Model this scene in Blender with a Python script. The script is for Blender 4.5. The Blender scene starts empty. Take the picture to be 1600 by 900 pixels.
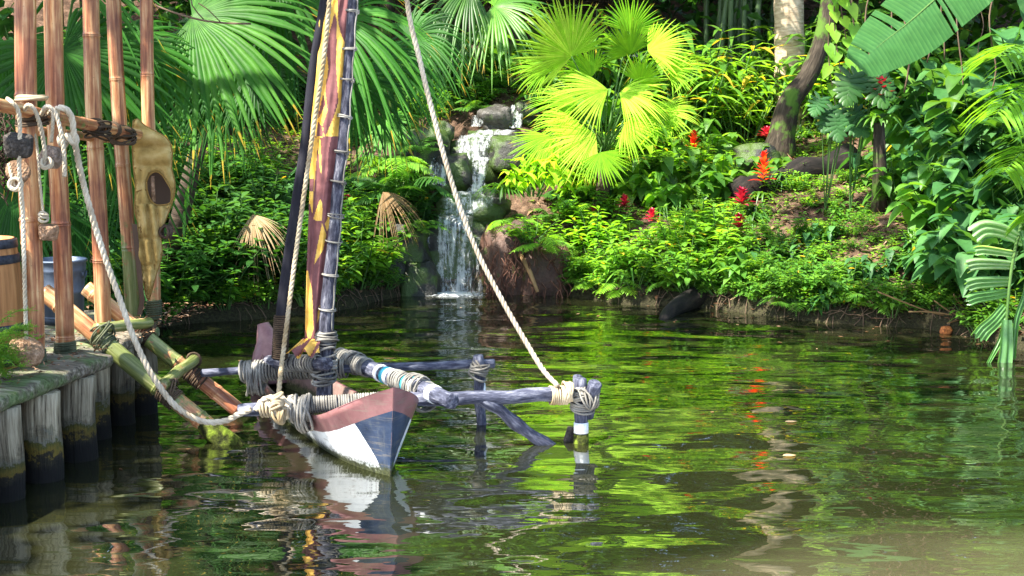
import bpy, math, random
from mathutils import Vector, Matrix, noise, geometry
V=Vector; PI=math.pi
scene=bpy.context.scene
COL=scene.collection
RN=random.Random(11)
def U(a,b,r=RN): return r.uniform(a,b)

# ------------------------------------------------------------------ camera
F=2200.0; TH=math.atan(280/2200); CZ=2.4
cam=bpy.data.cameras.new('camera'); co=bpy.data.objects.new('camera',cam); COL.objects.link(co)
co.location=(0,0,CZ); co.rotation_euler=(PI/2-TH,0,0)
cam.sensor_width=36; cam.lens=36*F/1600; cam.clip_end=600; cam.clip_start=.05
scene.camera=co
_f=V((0,math.cos(TH),-math.sin(TH))); _u=V((0,math.sin(TH),math.cos(TH)))
def ray(px,py): return _f+V((1,0,0))*((px-800)/F)+_u*((450-py)/F)
def P(px,py,Y):
    d=ray(px,py); return V((0,0,CZ))+d*(Y/d.y)
def W(px,py,z=0.0):
    d=ray(px,py); return V((0,0,CZ))+d*((z-CZ)/d.z)

# ------------------------------------------------------------------ mesh builder
class MB:
    def __init__(s): s.v=[];s.f=[];s.m=[];s.t=[];s.r=[]
    def vert(s,p,t=0.5,r=None):
        s.v.append((p[0],p[1],p[2])); s.t.append(t); s.r.append(tuple(r) if r is not None else (p[0],p[1],p[2])); return len(s.v)-1
    def face(s,idx,m=0): s.f.append(tuple(idx)); s.m.append(m)
    def tube(s,pts,rad,n=8,m=0,cap=True,tint=0.5,s0=0.0,rot=0.0,squash=1.0):
        pts=[V(p) for p in pts]; k=len(pts)
        if not hasattr(rad,'__len__'): rad=[rad]*k
        t=(pts[1]-pts[0]).normalized()
        a=V((0,0,1)) if abs(t.z)<.9 else V((1,0,0))
        u=t.cross(a).normalized(); rings=[]; L=s0
        for i in range(k):
            if i==0: tt=pts[1]-pts[0]
            elif i==k-1: tt=pts[i]-pts[i-1]
            else: tt=pts[i+1]-pts[i-1]
            if tt.length<1e-9: tt=t
            tt=tt.normalized(); u=(u-tt*u.dot(tt))
            if u.length<1e-6: u=tt.orthogonal()
            u.normalize(); w=tt.cross(u)
            if i: L+=(pts[i]-pts[i-1]).length
            ring=[]
            for j in range(n):
                an=2*PI*j/n+rot
                q=pts[i]+u*(math.cos(an)*rad[i])+w*(math.sin(an)*rad[i]*squash)
                ring.append(s.vert(q,tint,(math.cos(an)*rad[i],math.sin(an)*rad[i],L)))
            rings.append(ring)
        for i in range(k-1):
            A=rings[i];B=rings[i+1]
            for j in range(n): s.face((A[j],A[(j+1)%n],B[(j+1)%n],B[j]),m)
        if cap:
            for ring,c,ff in ((rings[0],pts[0],1),(rings[-1],pts[-1],0)):
                ci=s.vert(c,tint+ (0.0),(0,0,L if not ff else s0))
                for j in range(n):
                    q=(ring[(j+1)%n],ring[j],ci) if ff else (ring[j],ring[(j+1)%n],ci)
                    s.face(q,m)
        return s
    def lathe(s,c,prof,n=24,m=0,ax=None):
        c=V(c); rings=[]
        z=V((0,0,1)) if ax is None else V(ax).normalized()
        u=z.orthogonal().normalized() if ax is not None else V((1,0,0)); w=z.cross(u)
        for (r,h) in prof:
            rings.append([s.vert(c+u*(r*math.cos(2*PI*j/n))+w*(r*math.sin(2*PI*j/n))+z*h,.5,(r*math.cos(2*PI*j/n),r*math.sin(2*PI*j/n),h)) for j in range(n)])
        for i in range(len(prof)-1):
            for j in range(n): s.face((rings[i][j],rings[i][(j+1)%n],rings[i+1][(j+1)%n],rings[i+1][j]),m)
        return s
    def box(s,c,d,m=0,rz=0.0,tint=.5):
        c=V(c);M=Matrix.Rotation(rz,3,'Z')
        ids=[s.vert(c+M@V((x*d[0]/2,y*d[1]/2,z*d[2]/2)),tint) for x in(-1,1) for y in(-1,1) for z in(-1,1)]
        for q in((0,1,3,2),(4,6,7,5),(0,4,5,1),(2,3,7,6),(0,2,6,4),(1,5,7,3)): s.face([ids[i] for i in q],m)
        return s

def mesh_from(mb,name,mats,org=V((0,0,0)),smooth=True):
    me=bpy.data.meshes.new(name)
    me.from_pydata([(x-org[0],y-org[1],z-org[2]) for x,y,z in mb.v],[],mb.f)
    if not isinstance(mats,(list,tuple)): mats=[mats]
    for q in mats: me.materials.append(q)
    me.polygons.foreach_set('material_index',mb.m)
    me.polygons.foreach_set('use_smooth',[smooth]*len(mb.f))
    a=me.attributes.new('tint','FLOAT','POINT'); a.data.foreach_set('value',mb.t)
    a=me.attributes.new('rest','FLOAT_VECTOR','POINT'); a.data.foreach_set('vector',[c for r in mb.r for c in r])
    me.update(); return me
def worg(o):
    p=V((0,0,0))
    while o is not None: p+=o.location; o=o.parent
    return p
def part(name,mb,mats,parent=None,smooth=True,label=None,local=False):
    org=V((0,0,0)) if local else worg(parent)
    o=bpy.data.objects.new(name,mb if isinstance(mb,bpy.types.Mesh) else mesh_from(mb,name,mats,org,smooth))
    COL.objects.link(o); o.parent=parent
    if label: o['label']=label
    return o
def tag(o,label,cat,group=None):
    o['label']=label;o['category']=cat
    if group:o['group']=group
    return o
def thing(name,label,cat,loc=(0,0,0),group=None):
    o=bpy.data.objects.new(name,None); o.empty_display_size=.2; COL.objects.link(o); o.location=loc
    return tag(o,label,cat,group)
def solo(name,mb,mats,label,cat,group=None,org=None,smooth=True):
    org=V(org) if org is not None else V((0,0,0))
    o=bpy.data.objects.new(name,mesh_from(mb,name,mats,org,smooth)); COL.objects.link(o); o.location=org
    return tag(o,label,cat,group)
def struct(name,mb,mats,smooth=True,kind='structure'):
    o=bpy.data.objects.new(name,mesh_from(mb,name,mats,V((0,0,0)),smooth)); COL.objects.link(o); o['kind']=kind; return o
def dup(root,loc,rz=0,sc=1.0,label=None,group=None,tilt=(0,0)):
    kids=[c for c in root.children]
    r=root.copy(); COL.objects.link(r); r.location=loc; r.rotation_euler=(tilt[0],tilt[1],rz); r.scale=(sc,)*3 if not hasattr(sc,'__len__') else sc
    if label:r['label']=label
    if group:r['group']=group
    elif 'group' in r.keys(): del r['group']
    for ch in kids:
        gs=[g for g in ch.children]
        c=ch.copy(); COL.objects.link(c); c.parent=r
        for g in gs:
            d=g.copy(); COL.objects.link(d); d.parent=c
    return r

# ------------------------------------------------------------------ materials
def nodes(name):
    m=bpy.data.materials.new(name); m.use_nodes=True; nt=m.node_tree
    for n in list(nt.nodes): nt.nodes.remove(n)
    return m,nt
def N(nt,t,**k):
    n=nt.nodes.new(t)
    for a,b in k.items():
        if a.startswith('i_'): n.inputs[a[2:].replace('_',' ')].default_value=b
        else: setattr(n,a,b)
    return n
def ramp(nt,fac,stops,interp='LINEAR'):
    r=nt.nodes.new('ShaderNodeValToRGB'); r.color_ramp.interpolation=interp
    e=r.color_ramp.elements
    while len(e)<len(stops): e.new(.5)
    for i,(p,c) in enumerate(stops): e[i].position=p; e[i].color=(c[0],c[1],c[2],1)
    if fac is not None: nt.links.new(fac,r.inputs[0])
    return r.outputs[0]
def mixc(nt,fac,a,b,mode='MIX'):
    n=nt.nodes.new('ShaderNodeMix'); n.data_type='RGBA'; n.blend_type=mode
    for s,i in ((fac,0),(a,6),(b,7)):
        if isinstance(s,(int,float)): n.inputs[i].default_value=s
        elif isinstance(s,(tuple,list)): n.inputs[i].default_value=(s[0],s[1],s[2],1)
        else: nt.links.new(s,n.inputs[i])
    return n.outputs[2]
def math_(nt,op,a,b=None,clamp=False):
    n=nt.nodes.new('ShaderNodeMath'); n.operation=op; n.use_clamp=clamp
    for i,s in enumerate((a,b)):
        if s is None: continue
        if isinstance(s,(int,float)): n.inputs[i].default_value=s
        else: nt.links.new(s,n.inputs[i])
    return n.outputs[0]
def vec(nt,src='rest',scale=(1,1,1)):
    if src=='rest': o=N(nt,'ShaderNodeAttribute',attribute_name='rest').outputs['Vector']
    elif src=='pos': o=N(nt,'ShaderNodeNewGeometry').outputs['Position']
    else: o=N(nt,'ShaderNodeTexCoord').outputs['Object']
    mp=N(nt,'ShaderNodeMapping'); mp.inputs['Scale'].default_value=scale; nt.links.new(o,mp.inputs['Vector']); return mp.outputs[0]
def noise_(nt,v,scale,detail=4,rough=.6,dist=0,out='Fac'):
    n=N(nt,'ShaderNodeTexNoise'); n.inputs['Scale'].default_value=scale; n.inputs['Detail'].default_value=detail; n.inputs['Roughness'].default_value=rough; n.inputs['Distortion'].default_value=dist
    nt.links.new(v,n.inputs['Vector']); return n.outputs[out]
def finish(nt,col,rough=.7,bump=None,bstr=.3,bdist=.01,spec=.3,metal=0,trans=0,tcol=None,alpha=None,ior=None):
    p=N(nt,'ShaderNodeBsdfPrincipled')
    if isinstance(col,(tuple,list)): p.inputs['Base Color'].default_value=(*col,1)
    else: nt.links.new(col,p.inputs['Base Color'])
    if isinstance(rough,(int,float)): p.inputs['Roughness'].default_value=rough
    else: nt.links.new(rough,p.inputs['Roughness'])
    p.inputs['Specular IOR Level'].default_value=spec; p.inputs['Metallic'].default_value=metal
    if ior: p.inputs['IOR'].default_value=ior
    if bump is not None:
        b=N(nt,'ShaderNodeBump'); b.inputs['Strength'].default_value=bstr; b.inputs['Distance'].default_value=bdist
        nt.links.new(bump,b.inputs['Height']); nt.links.new(b.outputs[0],p.inputs['Normal'])
    out=p.outputs[0]
    if trans>0:
        t=N(nt,'ShaderNodeBsdfTranslucent'); tc_=tcol if tcol is not None else col
        if isinstance(tc_,(tuple,list)): t.inputs['Color'].default_value=(*tc_,1)
        else: nt.links.new(tc_,t.inputs['Color'])
        mx=N(nt,'ShaderNodeMixShader'); mx.inputs[0].default_value=trans
        nt.links.new(out,mx.inputs[1]); nt.links.new(t.outputs[0],mx.inputs[2]); out=mx.outputs[0]
    if alpha is not None:
        t=N(nt,'ShaderNodeBsdfTransparent'); mx=N(nt,'ShaderNodeMixShader'); nt.links.new(alpha,mx.inputs[0])
        nt.links.new(t.outputs[0],mx.inputs[1]); nt.links.new(out,mx.inputs[2]); out=mx.outputs[0]
    o=N(nt,'ShaderNodeOutputMaterial'); nt.links.new(out,o.inputs['Surface'])
def leafmat(name,ca,cb,cc,trans=.42,rough=.42,spec=.45,gain=1.9):
    m,nt=nodes(name)
    t=N(nt,'ShaderNodeAttribute',attribute_name='tint').outputs['Fac']
    c=ramp(nt,t,[(0.0,ca),(.55,cb),(.97,cc),(1.0,(.42,.30,.03))])
    oi=N(nt,'ShaderNodeObjectInfo').outputs['Random']
    v=noise_(nt,vec(nt,'pos'),9,2)
    g=math_(nt,'ADD',math_(nt,'MULTIPLY',oi,.45),math_(nt,'MULTIPLY',v,.7))
    g=math_(nt,'ADD',g,.45)
    cx=nt.nodes.new('ShaderNodeCombineColor'); 
    for i in range(3): nt.links.new(g,cx.inputs[i])
    c=mixc(nt,1.0,c,cx.outputs[0],'MULTIPLY')
    tc=mixc(nt,1.0,c,(gain*1.15,gain,gain*.35),'MULTIPLY')
    finish(nt,c,rough,spec=spec,trans=trans,tcol=tc); return m
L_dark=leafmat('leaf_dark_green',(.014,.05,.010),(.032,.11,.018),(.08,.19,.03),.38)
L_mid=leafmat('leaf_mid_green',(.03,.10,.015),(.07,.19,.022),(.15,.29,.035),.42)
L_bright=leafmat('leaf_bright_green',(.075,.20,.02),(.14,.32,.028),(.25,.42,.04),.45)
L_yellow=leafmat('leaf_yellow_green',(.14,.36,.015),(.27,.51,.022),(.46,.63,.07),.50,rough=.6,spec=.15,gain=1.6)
L_blue=leafmat('leaf_blue_green',(.014,.065,.020),(.038,.125,.034),(.085,.21,.055),.35,rough=.5,spec=.28)
L_palm=leafmat('palm_leaf_green',(.014,.065,.009),(.036,.145,.015),(.09,.25,.03),.40,rough=.5,spec=.2)
L_dry=leafmat('dry_leaf',(.16,.09,.04),(.32,.20,.10),(.48,.36,.22),.25,rough=.8,spec=.1,gain=1.2)
L_litter=leafmat('leaf_litter',(.07,.035,.02),(.17,.085,.045),(.40,.26,.17),.05,rough=.9,spec=.1,gain=1.2)
L_red=leafmat('bract_red',(.45,.01,.01),(.65,.03,.015),(.8,.16,.03),.3,gain=1.2)
L_crim=leafmat('bract_crimson',(.28,.005,.03),(.45,.01,.06),(.6,.05,.12),.3,gain=1.1)

def barkmat(name,c1,c2,c3,sc=(1,1,.15),k=30,moss=0,bs=.7):
    m,nt=nodes(name); v=vec(nt,'rest',sc)
    n=noise_(nt,v,k,5,.65); c=ramp(nt,n,[(.3,c1),(.5,c2),(.7,c3)])
    if moss:
        mm=noise_(nt,vec(nt,'pos'),3.5,4,.6); fc=ramp(nt,mm,[(.52-moss*.3,(0,0,0)),(.62-moss*.2,(1,1,1))])
        c=mixc(nt,fc,c,(.06,.12,.015))
    finish(nt,c,.85,n,bs,.02,.2); return m
M_stem=barkmat('green_stem',(.03,.07,.015),(.06,.13,.03),(.10,.17,.05))
M_twig=barkmat('twig_brown',(.07,.045,.03),(.14,.09,.06),(.22,.16,.11))
M_trunk=barkmat('pale_palm_bark',(.22,.15,.09),(.42,.32,.22),(.58,.47,.34),sc=(1,1,5),k=6,bs=.5)
M_bark=barkmat('dark_bark',(.012,.009,.007),(.032,.024,.016),(.07,.055,.04),moss=.08)
M_pbark=barkmat('palm_trunk_bark',(.018,.013,.010),(.045,.032,.022),(.09,.065,.045),sc=(1,1,4),k=8)
M_log=barkmat('rotten_log_bark',(.003,.003,.002),(.010,.008,.007),(.028,.021,.017),sc=(1,1,.3),k=14,bs=1)
M_driftblue=barkmat('weathered_blue_grey_wood',(.016,.017,.028),(.065,.07,.105),(.22,.225,.27),sc=(1,1,.22),k=34,bs=1.0)
M_mast=barkmat('weathered_mast_wood',(.014,.014,.02),(.06,.06,.085),(.24,.24,.27),sc=(1,1,.25),k=34,bs=1.1)
M_spar=barkmat('dark_painted_spar',(.008,.008,.012),(.016,.015,.022),(.03,.03,.035),k=20,bs=.3)
M_coir=barkmat('coir_net',(.02,.012,.008),(.05,.03,.02),(.09,.06,.04),k=60)
def ropemat(name,a,b,wear=.5):
    m,nt=nodes(name); v=vec(nt,'pos'); n=noise_(nt,v,6,5,.6); c=ramp(nt,n,[(.35,a),(.65,b)])
    w=noise_(nt,v,220,2,.5); c=mixc(nt,.35,c,w,'MULTIPLY'); finish(nt,c,.9,w,.4,.002,.1); return m
R_white=ropemat('white_rope',(.42,.34,.24),(.70,.61,.47))
R_tan=ropemat('tan_rope',(.33,.24,.13),(.55,.46,.32))
R_grey=ropemat('grey_lashing_cord',(.13,.12,.105),(.36,.34,.30))
R_dark=ropemat('dark_lashing_cord',(.045,.032,.022),(.13,.09,.06))
R_greenish=ropemat('mossy_lashing_cord',(.05,.06,.035),(.14,.15,.09))
def bamboomat(name,green):
    m,nt=nodes(name); v=vec(nt,'rest',(1,1,.06)); n=noise_(nt,v,45,5,.6)
    big=noise_(nt,vec(nt,'pos',(1,1,.8)),2.1,4,.6)
    warm=ramp(nt,n,[(.32,(.24,.08,.03)),(.46,(.50,.21,.085)),(.58,(.70,.41,.19)),(.72,(.82,.63,.38))])
    red=ramp(nt,n,[(.35,(.17,.05,.025)),(.55,(.38,.14,.065)),(.75,(.62,.38,.21))])
    c=mixc(nt,ramp(nt,big,[(.42,(0,0,0)),(.58,(1,1,1))]),warm,red)
    grn=ramp(nt,n,[(.3,(.08,.10,.025)),(.5,(.19,.22,.06)),(.7,(.42,.40,.20))])
    t=N(nt,'ShaderNodeAttribute',attribute_name='tint').outputs['Fac']
    mo=noise_(nt,vec(nt,'pos'),9,5,.65)
    gf=math_(nt,'ADD',t,math_(nt,'MULTIPLY',math_(nt,'SUBTRACT',mo,.5),2.2)); gf=ramp(nt,gf,[(.45,(0,0,0)),(.62,(1,1,1))])
    c=mixc(nt,gf,c,grn)
    sp=noise_(nt,vec(nt,'pos'),60,3,.6); c=mixc(nt,ramp(nt,sp,[(.62,(0,0,0)),(.72,(.45,.45,.45))]),c,(.08,.06,.035))
    oi=N(nt,'ShaderNodeObjectInfo').outputs['Random']; gg=math_(nt,'ADD',math_(nt,'MULTIPLY',oi,.35),.62); cx=nt.nodes.new('ShaderNodeCombineColor'); [nt.links.new(gg,cx.inputs[i]) for i in range(3)]; c=mixc(nt,1,c,cx.outputs[0],'MULTIPLY')
    finish(nt,c,.42,n,.15,.004,.4); return m
M_bam=bamboomat('bamboo_culm',0)

# ------------------------------------------------------------------ world / light
wd=bpy.data.worlds.new('World'); scene.world=wd; wd.use_nodes=True; nt=wd.node_tree
bg=nt.nodes['Background']; sky=nt.nodes.new('ShaderNodeTexSky'); sky.sky_type='NISHITA'; sky.sun_disc=False
SD=V((-.46,-.30,.84)).normalized()
el=math.asin(SD.z); az=math.atan2(SD.x,SD.y)
sky.sun_elevation=el; sky.sun_rotation=az; sky.air_density=1; sky.dust_density=1.5
nt.links.new(sky.outputs[0],bg.inputs[0]); bg.inputs[1].default_value=.15
sl=bpy.data.lights.new('sun','SUN'); sl.energy=5.0; sl.angle=math.radians(.53); sl.color=(1,.95,.84)
so=bpy.data.objects.new('sun',sl); COL.objects.link(so); so.rotation_euler=SD.to_track_quat('Z','Y').to_euler(); so.location=(0,0,30)
vs=scene.view_settings; vs.view_transform='Standard'; vs.look='None'; vs.gamma=1; vs.use_curve_mapping=False; vs.exposure=1.98

# ------------------------------------------------------------------ terrain
wl=[(1640,556),(1590,545),(1530,530),(1450,513),(1350,509),(1250,502),(1180,492),(1100,482),(1040,477),(980,477),(920,468),(870,460),(800,457),(700,455),(640,460),(600,469),(560,480),(500,492),(440,494),(380,500),(300,506),(250,513)]
poly=[tuple(W(x,y)[:2]) for x,y in wl]
poly=[(8,-14),(8.4,2),(7.2,9),(6.2,12)]+poly+[(-4.3,14.2),(-4.9,12.6),(-5.2,9),(-5.4,2),(-6,-14)]
def sdist(x,y):
    ins=False; dm=1e9; n=len(poly); j=n-1
    for i in range(n):
        x1,y1=poly[i];x2,y2=poly[j]
        if (y1>y)!=(y2>y) and x<(x2-x1)*(y-y1)/(y2-y1)+x1: ins=not ins
        dx=x2-x1;dy=y2-y1; t=((x-x1)*dx+(y-y1)*dy)/(dx*dx+dy*dy+1e-12); t=max(0,min(1,t))
        d=(x-x1-t*dx)**2+(y-y1-t*dy)**2
        if d<dm: dm=d
        j=i
    dm=math.sqrt(dm); return -dm if ins else dm
def ground(x,y):
    d=sdist(x,y)+.10*noise.noise(V((x*1.6,y*1.6,0)))
    if d<0: return max(-1.2,-.06+d*1.3)
    h=.16*(1-math.exp(-d/.10))+3.6*(1-math.exp(-d*.125))
    if x<-3.5 and y<15: h*=.55
    h+=1.25*math.exp(-((x+.1)**2/3.2+(y-22.2)**2/4.5))
    h+=max(0,min(9,(y-29)*.55))
    h+=min(1,d)*(.16*noise.noise(V((x*.9,y*.9,3)))+.06*noise.noise(V((x*2.7,y*2.7,9))))+.05*min(1,d*4)*noise.noise(V((x*5,y*5,4)))
    return h
def axis(lo,hi,step,far):
    a=[lo+i*step for i in range(int((hi-lo)/step)+1)]; s=step
    l=a[0]; pre=[]
    while l>-far: s*=1.35; l-=s; pre.append(l)
    s=step; h=a[-1]; post=[]
    while h<far: s*=1.35; h+=s; post.append(h)
    return pre[::-1]+a+post
gx=axis(-8,9,.14,220); gy=axis(10,29,.14,220)
mb=MB(); nx=len(gx)
for y in gy:
    for x in gx: mb.vert((x,y,ground(x,y)))
for j in range(len(gy)-1):
    for i in range(nx-1): mb.face((j*nx+i,j*nx+i+1,(j+1)*nx+i+1,(j+1)*nx+i))
m,nt=nodes('forest_soil'); v=vec(nt,'pos'); n1=noise_(nt,v,5,6,.7); n2=noise_(nt,v,38,4,.7)
c=ramp(nt,n1,[(.3,(.035,.022,.015)),(.5,(.10,.062,.042)),(.68,(.25,.165,.12))])
c=mixc(nt,.6,c,ramp(nt,n2,[(.35,(.25,.25,.25)),(.7,(1.5,1.35,1.2))]),'MULTIPLY')
z=N(nt,'ShaderNodeSeparateXYZ'); nt.links.new(v,z.inputs[0]); zz=math_(nt,'ADD',z.outputs[2],math_(nt,'MULTIPLY',math_(nt,'SUBTRACT',n1,.5),.5))
mud=ramp(nt,n2,[(.35,(.018,.015,.009)),(.6,(.05,.045,.022)),(.75,(.06,.09,.015))])
c=mixc(nt,ramp(nt,zz,[(.30,(1,1,1)),(.62,(0,0,0))]),c,mud)
finish(nt,c,.9,n2,.9,.04,.15); M_soil=m
struct('ground',mb,M_soil)

def hit(px,py,y0=13.0,y1=60):
    d=ray(px,py); y=y0
    while y<y1:
        p=V((0,0,CZ))+d*(y/d.y)
        if p.z<ground(p.x,p.y): return p
        y+=.06
    return p

# ------------------------------------------------------------------ water
mb=MB(); xs=[-7+.5*i for i in range(35)]
mb.v=[(-12,-18,0),(12,-18,0),(12,22,0),(-12,22,0)]; mb.t=[.5]*4; mb.r=list(mb.v); mb.f=[(0,1,2,3)]; mb.m=[0]
m,nt=nodes('pond_water'); g=N(nt,'ShaderNodeNewGeometry').outputs['Position']
def wn(scx,scy,scale,det,dist=0):
    mp=N(nt,'ShaderNodeMapping'); mp.inputs['Scale'].default_value=(scx,scy,1); mp.inputs['Rotation'].default_value=(0,0,.12); nt.links.new(g,mp.inputs['Vector'])
    return noise_(nt,mp.outputs[0],scale,det,.5,dist)
a=math_(nt,'MULTIPLY',wn(.55,1.0,2.0,.3,.4),1.0)
b=math_(nt,'MULTIPLY',wn(.5,1,5.0,.8,.3),.19)
cw=math_(nt,'MULTIPLY',wn(.40,1,13,1.4,.3),.040)
hh=math_(nt,'ADD',math_(nt,'ADD',a,b),cw)
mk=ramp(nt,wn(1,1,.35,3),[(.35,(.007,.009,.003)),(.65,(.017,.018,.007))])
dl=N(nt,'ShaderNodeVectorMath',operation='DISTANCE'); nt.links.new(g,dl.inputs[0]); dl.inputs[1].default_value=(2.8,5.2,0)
sunpatch=math_(nt,'ADD',dl.outputs['Value'],math_(nt,'MULTIPLY',wn(1,1,.6,4),1.6))
mk=mixc(nt,ramp(nt,math_(nt,'DIVIDE',sunpatch,6),[(.36,(1,1,1)),(.62,(0,0,0))]),mk,(.105,.095,.050))  # sunlit brightness painted into the water colour near the viewer, right side
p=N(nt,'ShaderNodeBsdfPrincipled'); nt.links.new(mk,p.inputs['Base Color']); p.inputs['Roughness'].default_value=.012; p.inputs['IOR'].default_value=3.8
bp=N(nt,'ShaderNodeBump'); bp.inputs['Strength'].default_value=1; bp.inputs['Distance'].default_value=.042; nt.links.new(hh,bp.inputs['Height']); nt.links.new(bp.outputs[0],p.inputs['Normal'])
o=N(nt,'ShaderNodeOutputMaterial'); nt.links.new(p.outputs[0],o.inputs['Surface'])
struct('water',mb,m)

# ------------------------------------------------------------------ plant geometry
LP={'ovate':[(0,.06),(.18,.72),(.42,1),(.7,.72),(1,.02)],
    'heart':[(-.12,.45),(.05,.92),(.3,1),(.62,.66),(1,.02)],
    'lance':[(0,.12),(.3,.95),(.6,.85),(1,.02)],
    'blade':[(0,.5),(.35,1),(.75,.7),(1,.05)],
    'diamond':[(0,.05),(.45,1),(1,.03)]}
def leaf(mb,b,d,up,L,Wd,shape='ovate',fold=.25,droop=.3,t=.5,m=0):
    b=V(b);d=V(d).normalized(); s=d.cross(up)
    if s.length<1e-4: s=d.orthogonal()
    s.normalize(); n=s.cross(d).normalized()
    prev=None
    for f,w in LP[shape]:
        c=b+d*(f*L)+V((0,0,-1))*(droop*L*f*f if f>0 else 0)
        h=w*Wd*.5; e=n*(fold*h)
        row=(mb.vert(c-s*h+e,t),mb.vert(c,t),mb.vert(c+s*h+e,t))
        if prev:
            mb.face((prev[0],prev[1],row[1],row[0]),m); mb.face((prev[1],prev[2],row[2],row[1]),m)
        prev=row
def rdir(r,zlo=-.3,zhi=.9):
    a=r.uniform(0,2*PI); z=r.uniform(zlo,zhi); q=math.sqrt(max(0,1-z*z)); return V((q*math.cos(a),q*math.sin(a),z))
def shrub(name,label,cat,seed,ns=14,H=.7,S=.45,LL=.16,LW=.08,shape='ovate',per=9,mat=None,droop=.3,whorl=2,yellow=.03,hang=0):
    r=random.Random(seed); fo=MB(); st=MB()
    for i in range(ns):
        a=r.uniform(0,2*PI); rr=S*math.sqrt(r.random()); h=H*r.uniform(.45,1)*(1-.3*rr/S)
        b=V((rr*.3*math.cos(a),rr*.3*math.sin(a),-.05)); top=V((rr*math.cos(a),rr*math.sin(a),h))
        mid=(b+top)/2+V((r.uniform(-.06,.06),r.uniform(-.06,.06),h*.12))
        pts=[b*(1-t)**2+mid*2*t*(1-t)+top*t*t for t in [k/5 for k in range(6)]]
        st.tube(pts,[.008*(1-.6*k/5)*(1+H*.5) for k in range(6)],5,cap=False)
        bt=r.uniform(.1,.8)
        for k in range(per):
            t=.3+.7*(k+1)/per; c=b*(1-t)**2+mid*2*t*(1-t)+top*t*t
            a0=k*2.0+r.uniform(0,1)
            nw=whorl+(2 if k==per-1 else 0)
            for w in range(nw):
                an=a0+2*PI*w/nw+r.uniform(-.3,.3); up=r.uniform(-.15,.45)+(.25 if k==per-1 else 0)-hang*r.uniform(.4,1.4)
                d=V((math.cos(an),math.sin(an),up)); sz=r.uniform(.65,1.1)*(1-.25*(t>.93))
                tt=min(.9,max(0,bt*.5+t*.35+r.uniform(-.15,.2)))
                if r.random()<yellow: tt=1
                leaf(fo,c+d*.02,d,V((0,0,1)),LL*sz,LW*sz,shape,r.uniform(.1,.5),droop*r.uniform(.3,1.4),tt)
    o=thing(name,label,cat); part('foliage',fo,mat or L_mid,o); part('stems',st,M_stem,o); return o
def fern_frond_mb(seed,L=.7,arch=.5,n=20,wd=.17,tw=.05):
    r=random.Random(seed); mb=MB(); pts=[]
    for k in range(11):
        t=k/10; pts.append(V((L*(t*.85),L*tw*math.sin(t*3)*r.uniform(.5,1),L*(arch*1.25*t-arch*1.35*t*t))))
    mb.tube(pts,[.006*(1-.7*k/10) for k in range(11)],4,m=1,cap=False)
    for k in range(n):
        t=.12+.88*k/n; i=min(9,int(t*10)); f=t*10-i; c=pts[i].lerp(pts[i+1],f); tg=(pts[i+1]-pts[i]).normalized()
        s=V((0,0,1)).cross(tg).normalized(); w=wd*L/.7*(math.sin(min(1,t*1.15)*PI)**.6+.08)*r.uniform(.88,1.1)
        for sg in (-1,1):
            d=s*sg+tg*.35+V((0,0,r.uniform(-.2,.05)))
            leaf(mb,c,d,V((0,0,1)),w,L*.85/n*1.05,'blade',.15,.25,min(.9,.35+.4*t+r.uniform(-.12,.12)))
    return mb
FM=[]
def fern_plant(name,label,nf,L,mat,seed,group=None):
    r=random.Random(seed); o=thing(name,label,'fern',group=group)
    me=[mesh_from(fern_frond_mb(seed+i,L,a),'frond',[mat,M_stem]) for i,a in enumerate((.35,.6,.85))]
    for k in range(nf):
        f=part('frond',me[k%3],None,o); f.rotation_euler=(r.uniform(-.2,.2),r.uniform(-.35,.25),2*PI*k/nf+r.uniform(-.3,.3)); s=r.uniform(.7,1.1); f.scale=(s,s,s)
    return o
def strap_plant(name,label,cat,n,L,w,mat,seed,lift=.9,extra=None):
    r=random.Random(seed); mb=MB()
    for k in range(n):
        a=r.uniform(0,2*PI); l=L*r.uniform(.55,1.1); e=lift*r.uniform(.5,1.2); h=V((math.cos(a),math.sin(a),0)); s=V((-h.y,h.x,0)); prev=None; tt=r.uniform(.1,.85)
        for q in range(8):
            t=q/7; c=h*(l*t*.75)+V((0,0,l*(e*t-1.05*e*t*t*1.1))); ww=w*.5*(1-t**2.5)+.001
            nrm=V((0,0,.35*ww)); row=(mb.vert(c-s*ww+nrm,tt),mb.vert(c,tt),mb.vert(c+s*ww+nrm,tt))
            if prev: mb.face((prev[0],prev[1],row[1],row[0])); mb.face((prev[1],prev[2],row[2],row[1]))
            prev=row
    o=thing(name,label,cat); part('foliage',mb,mat,o)
    if extra: extra(o)
    return o
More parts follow.
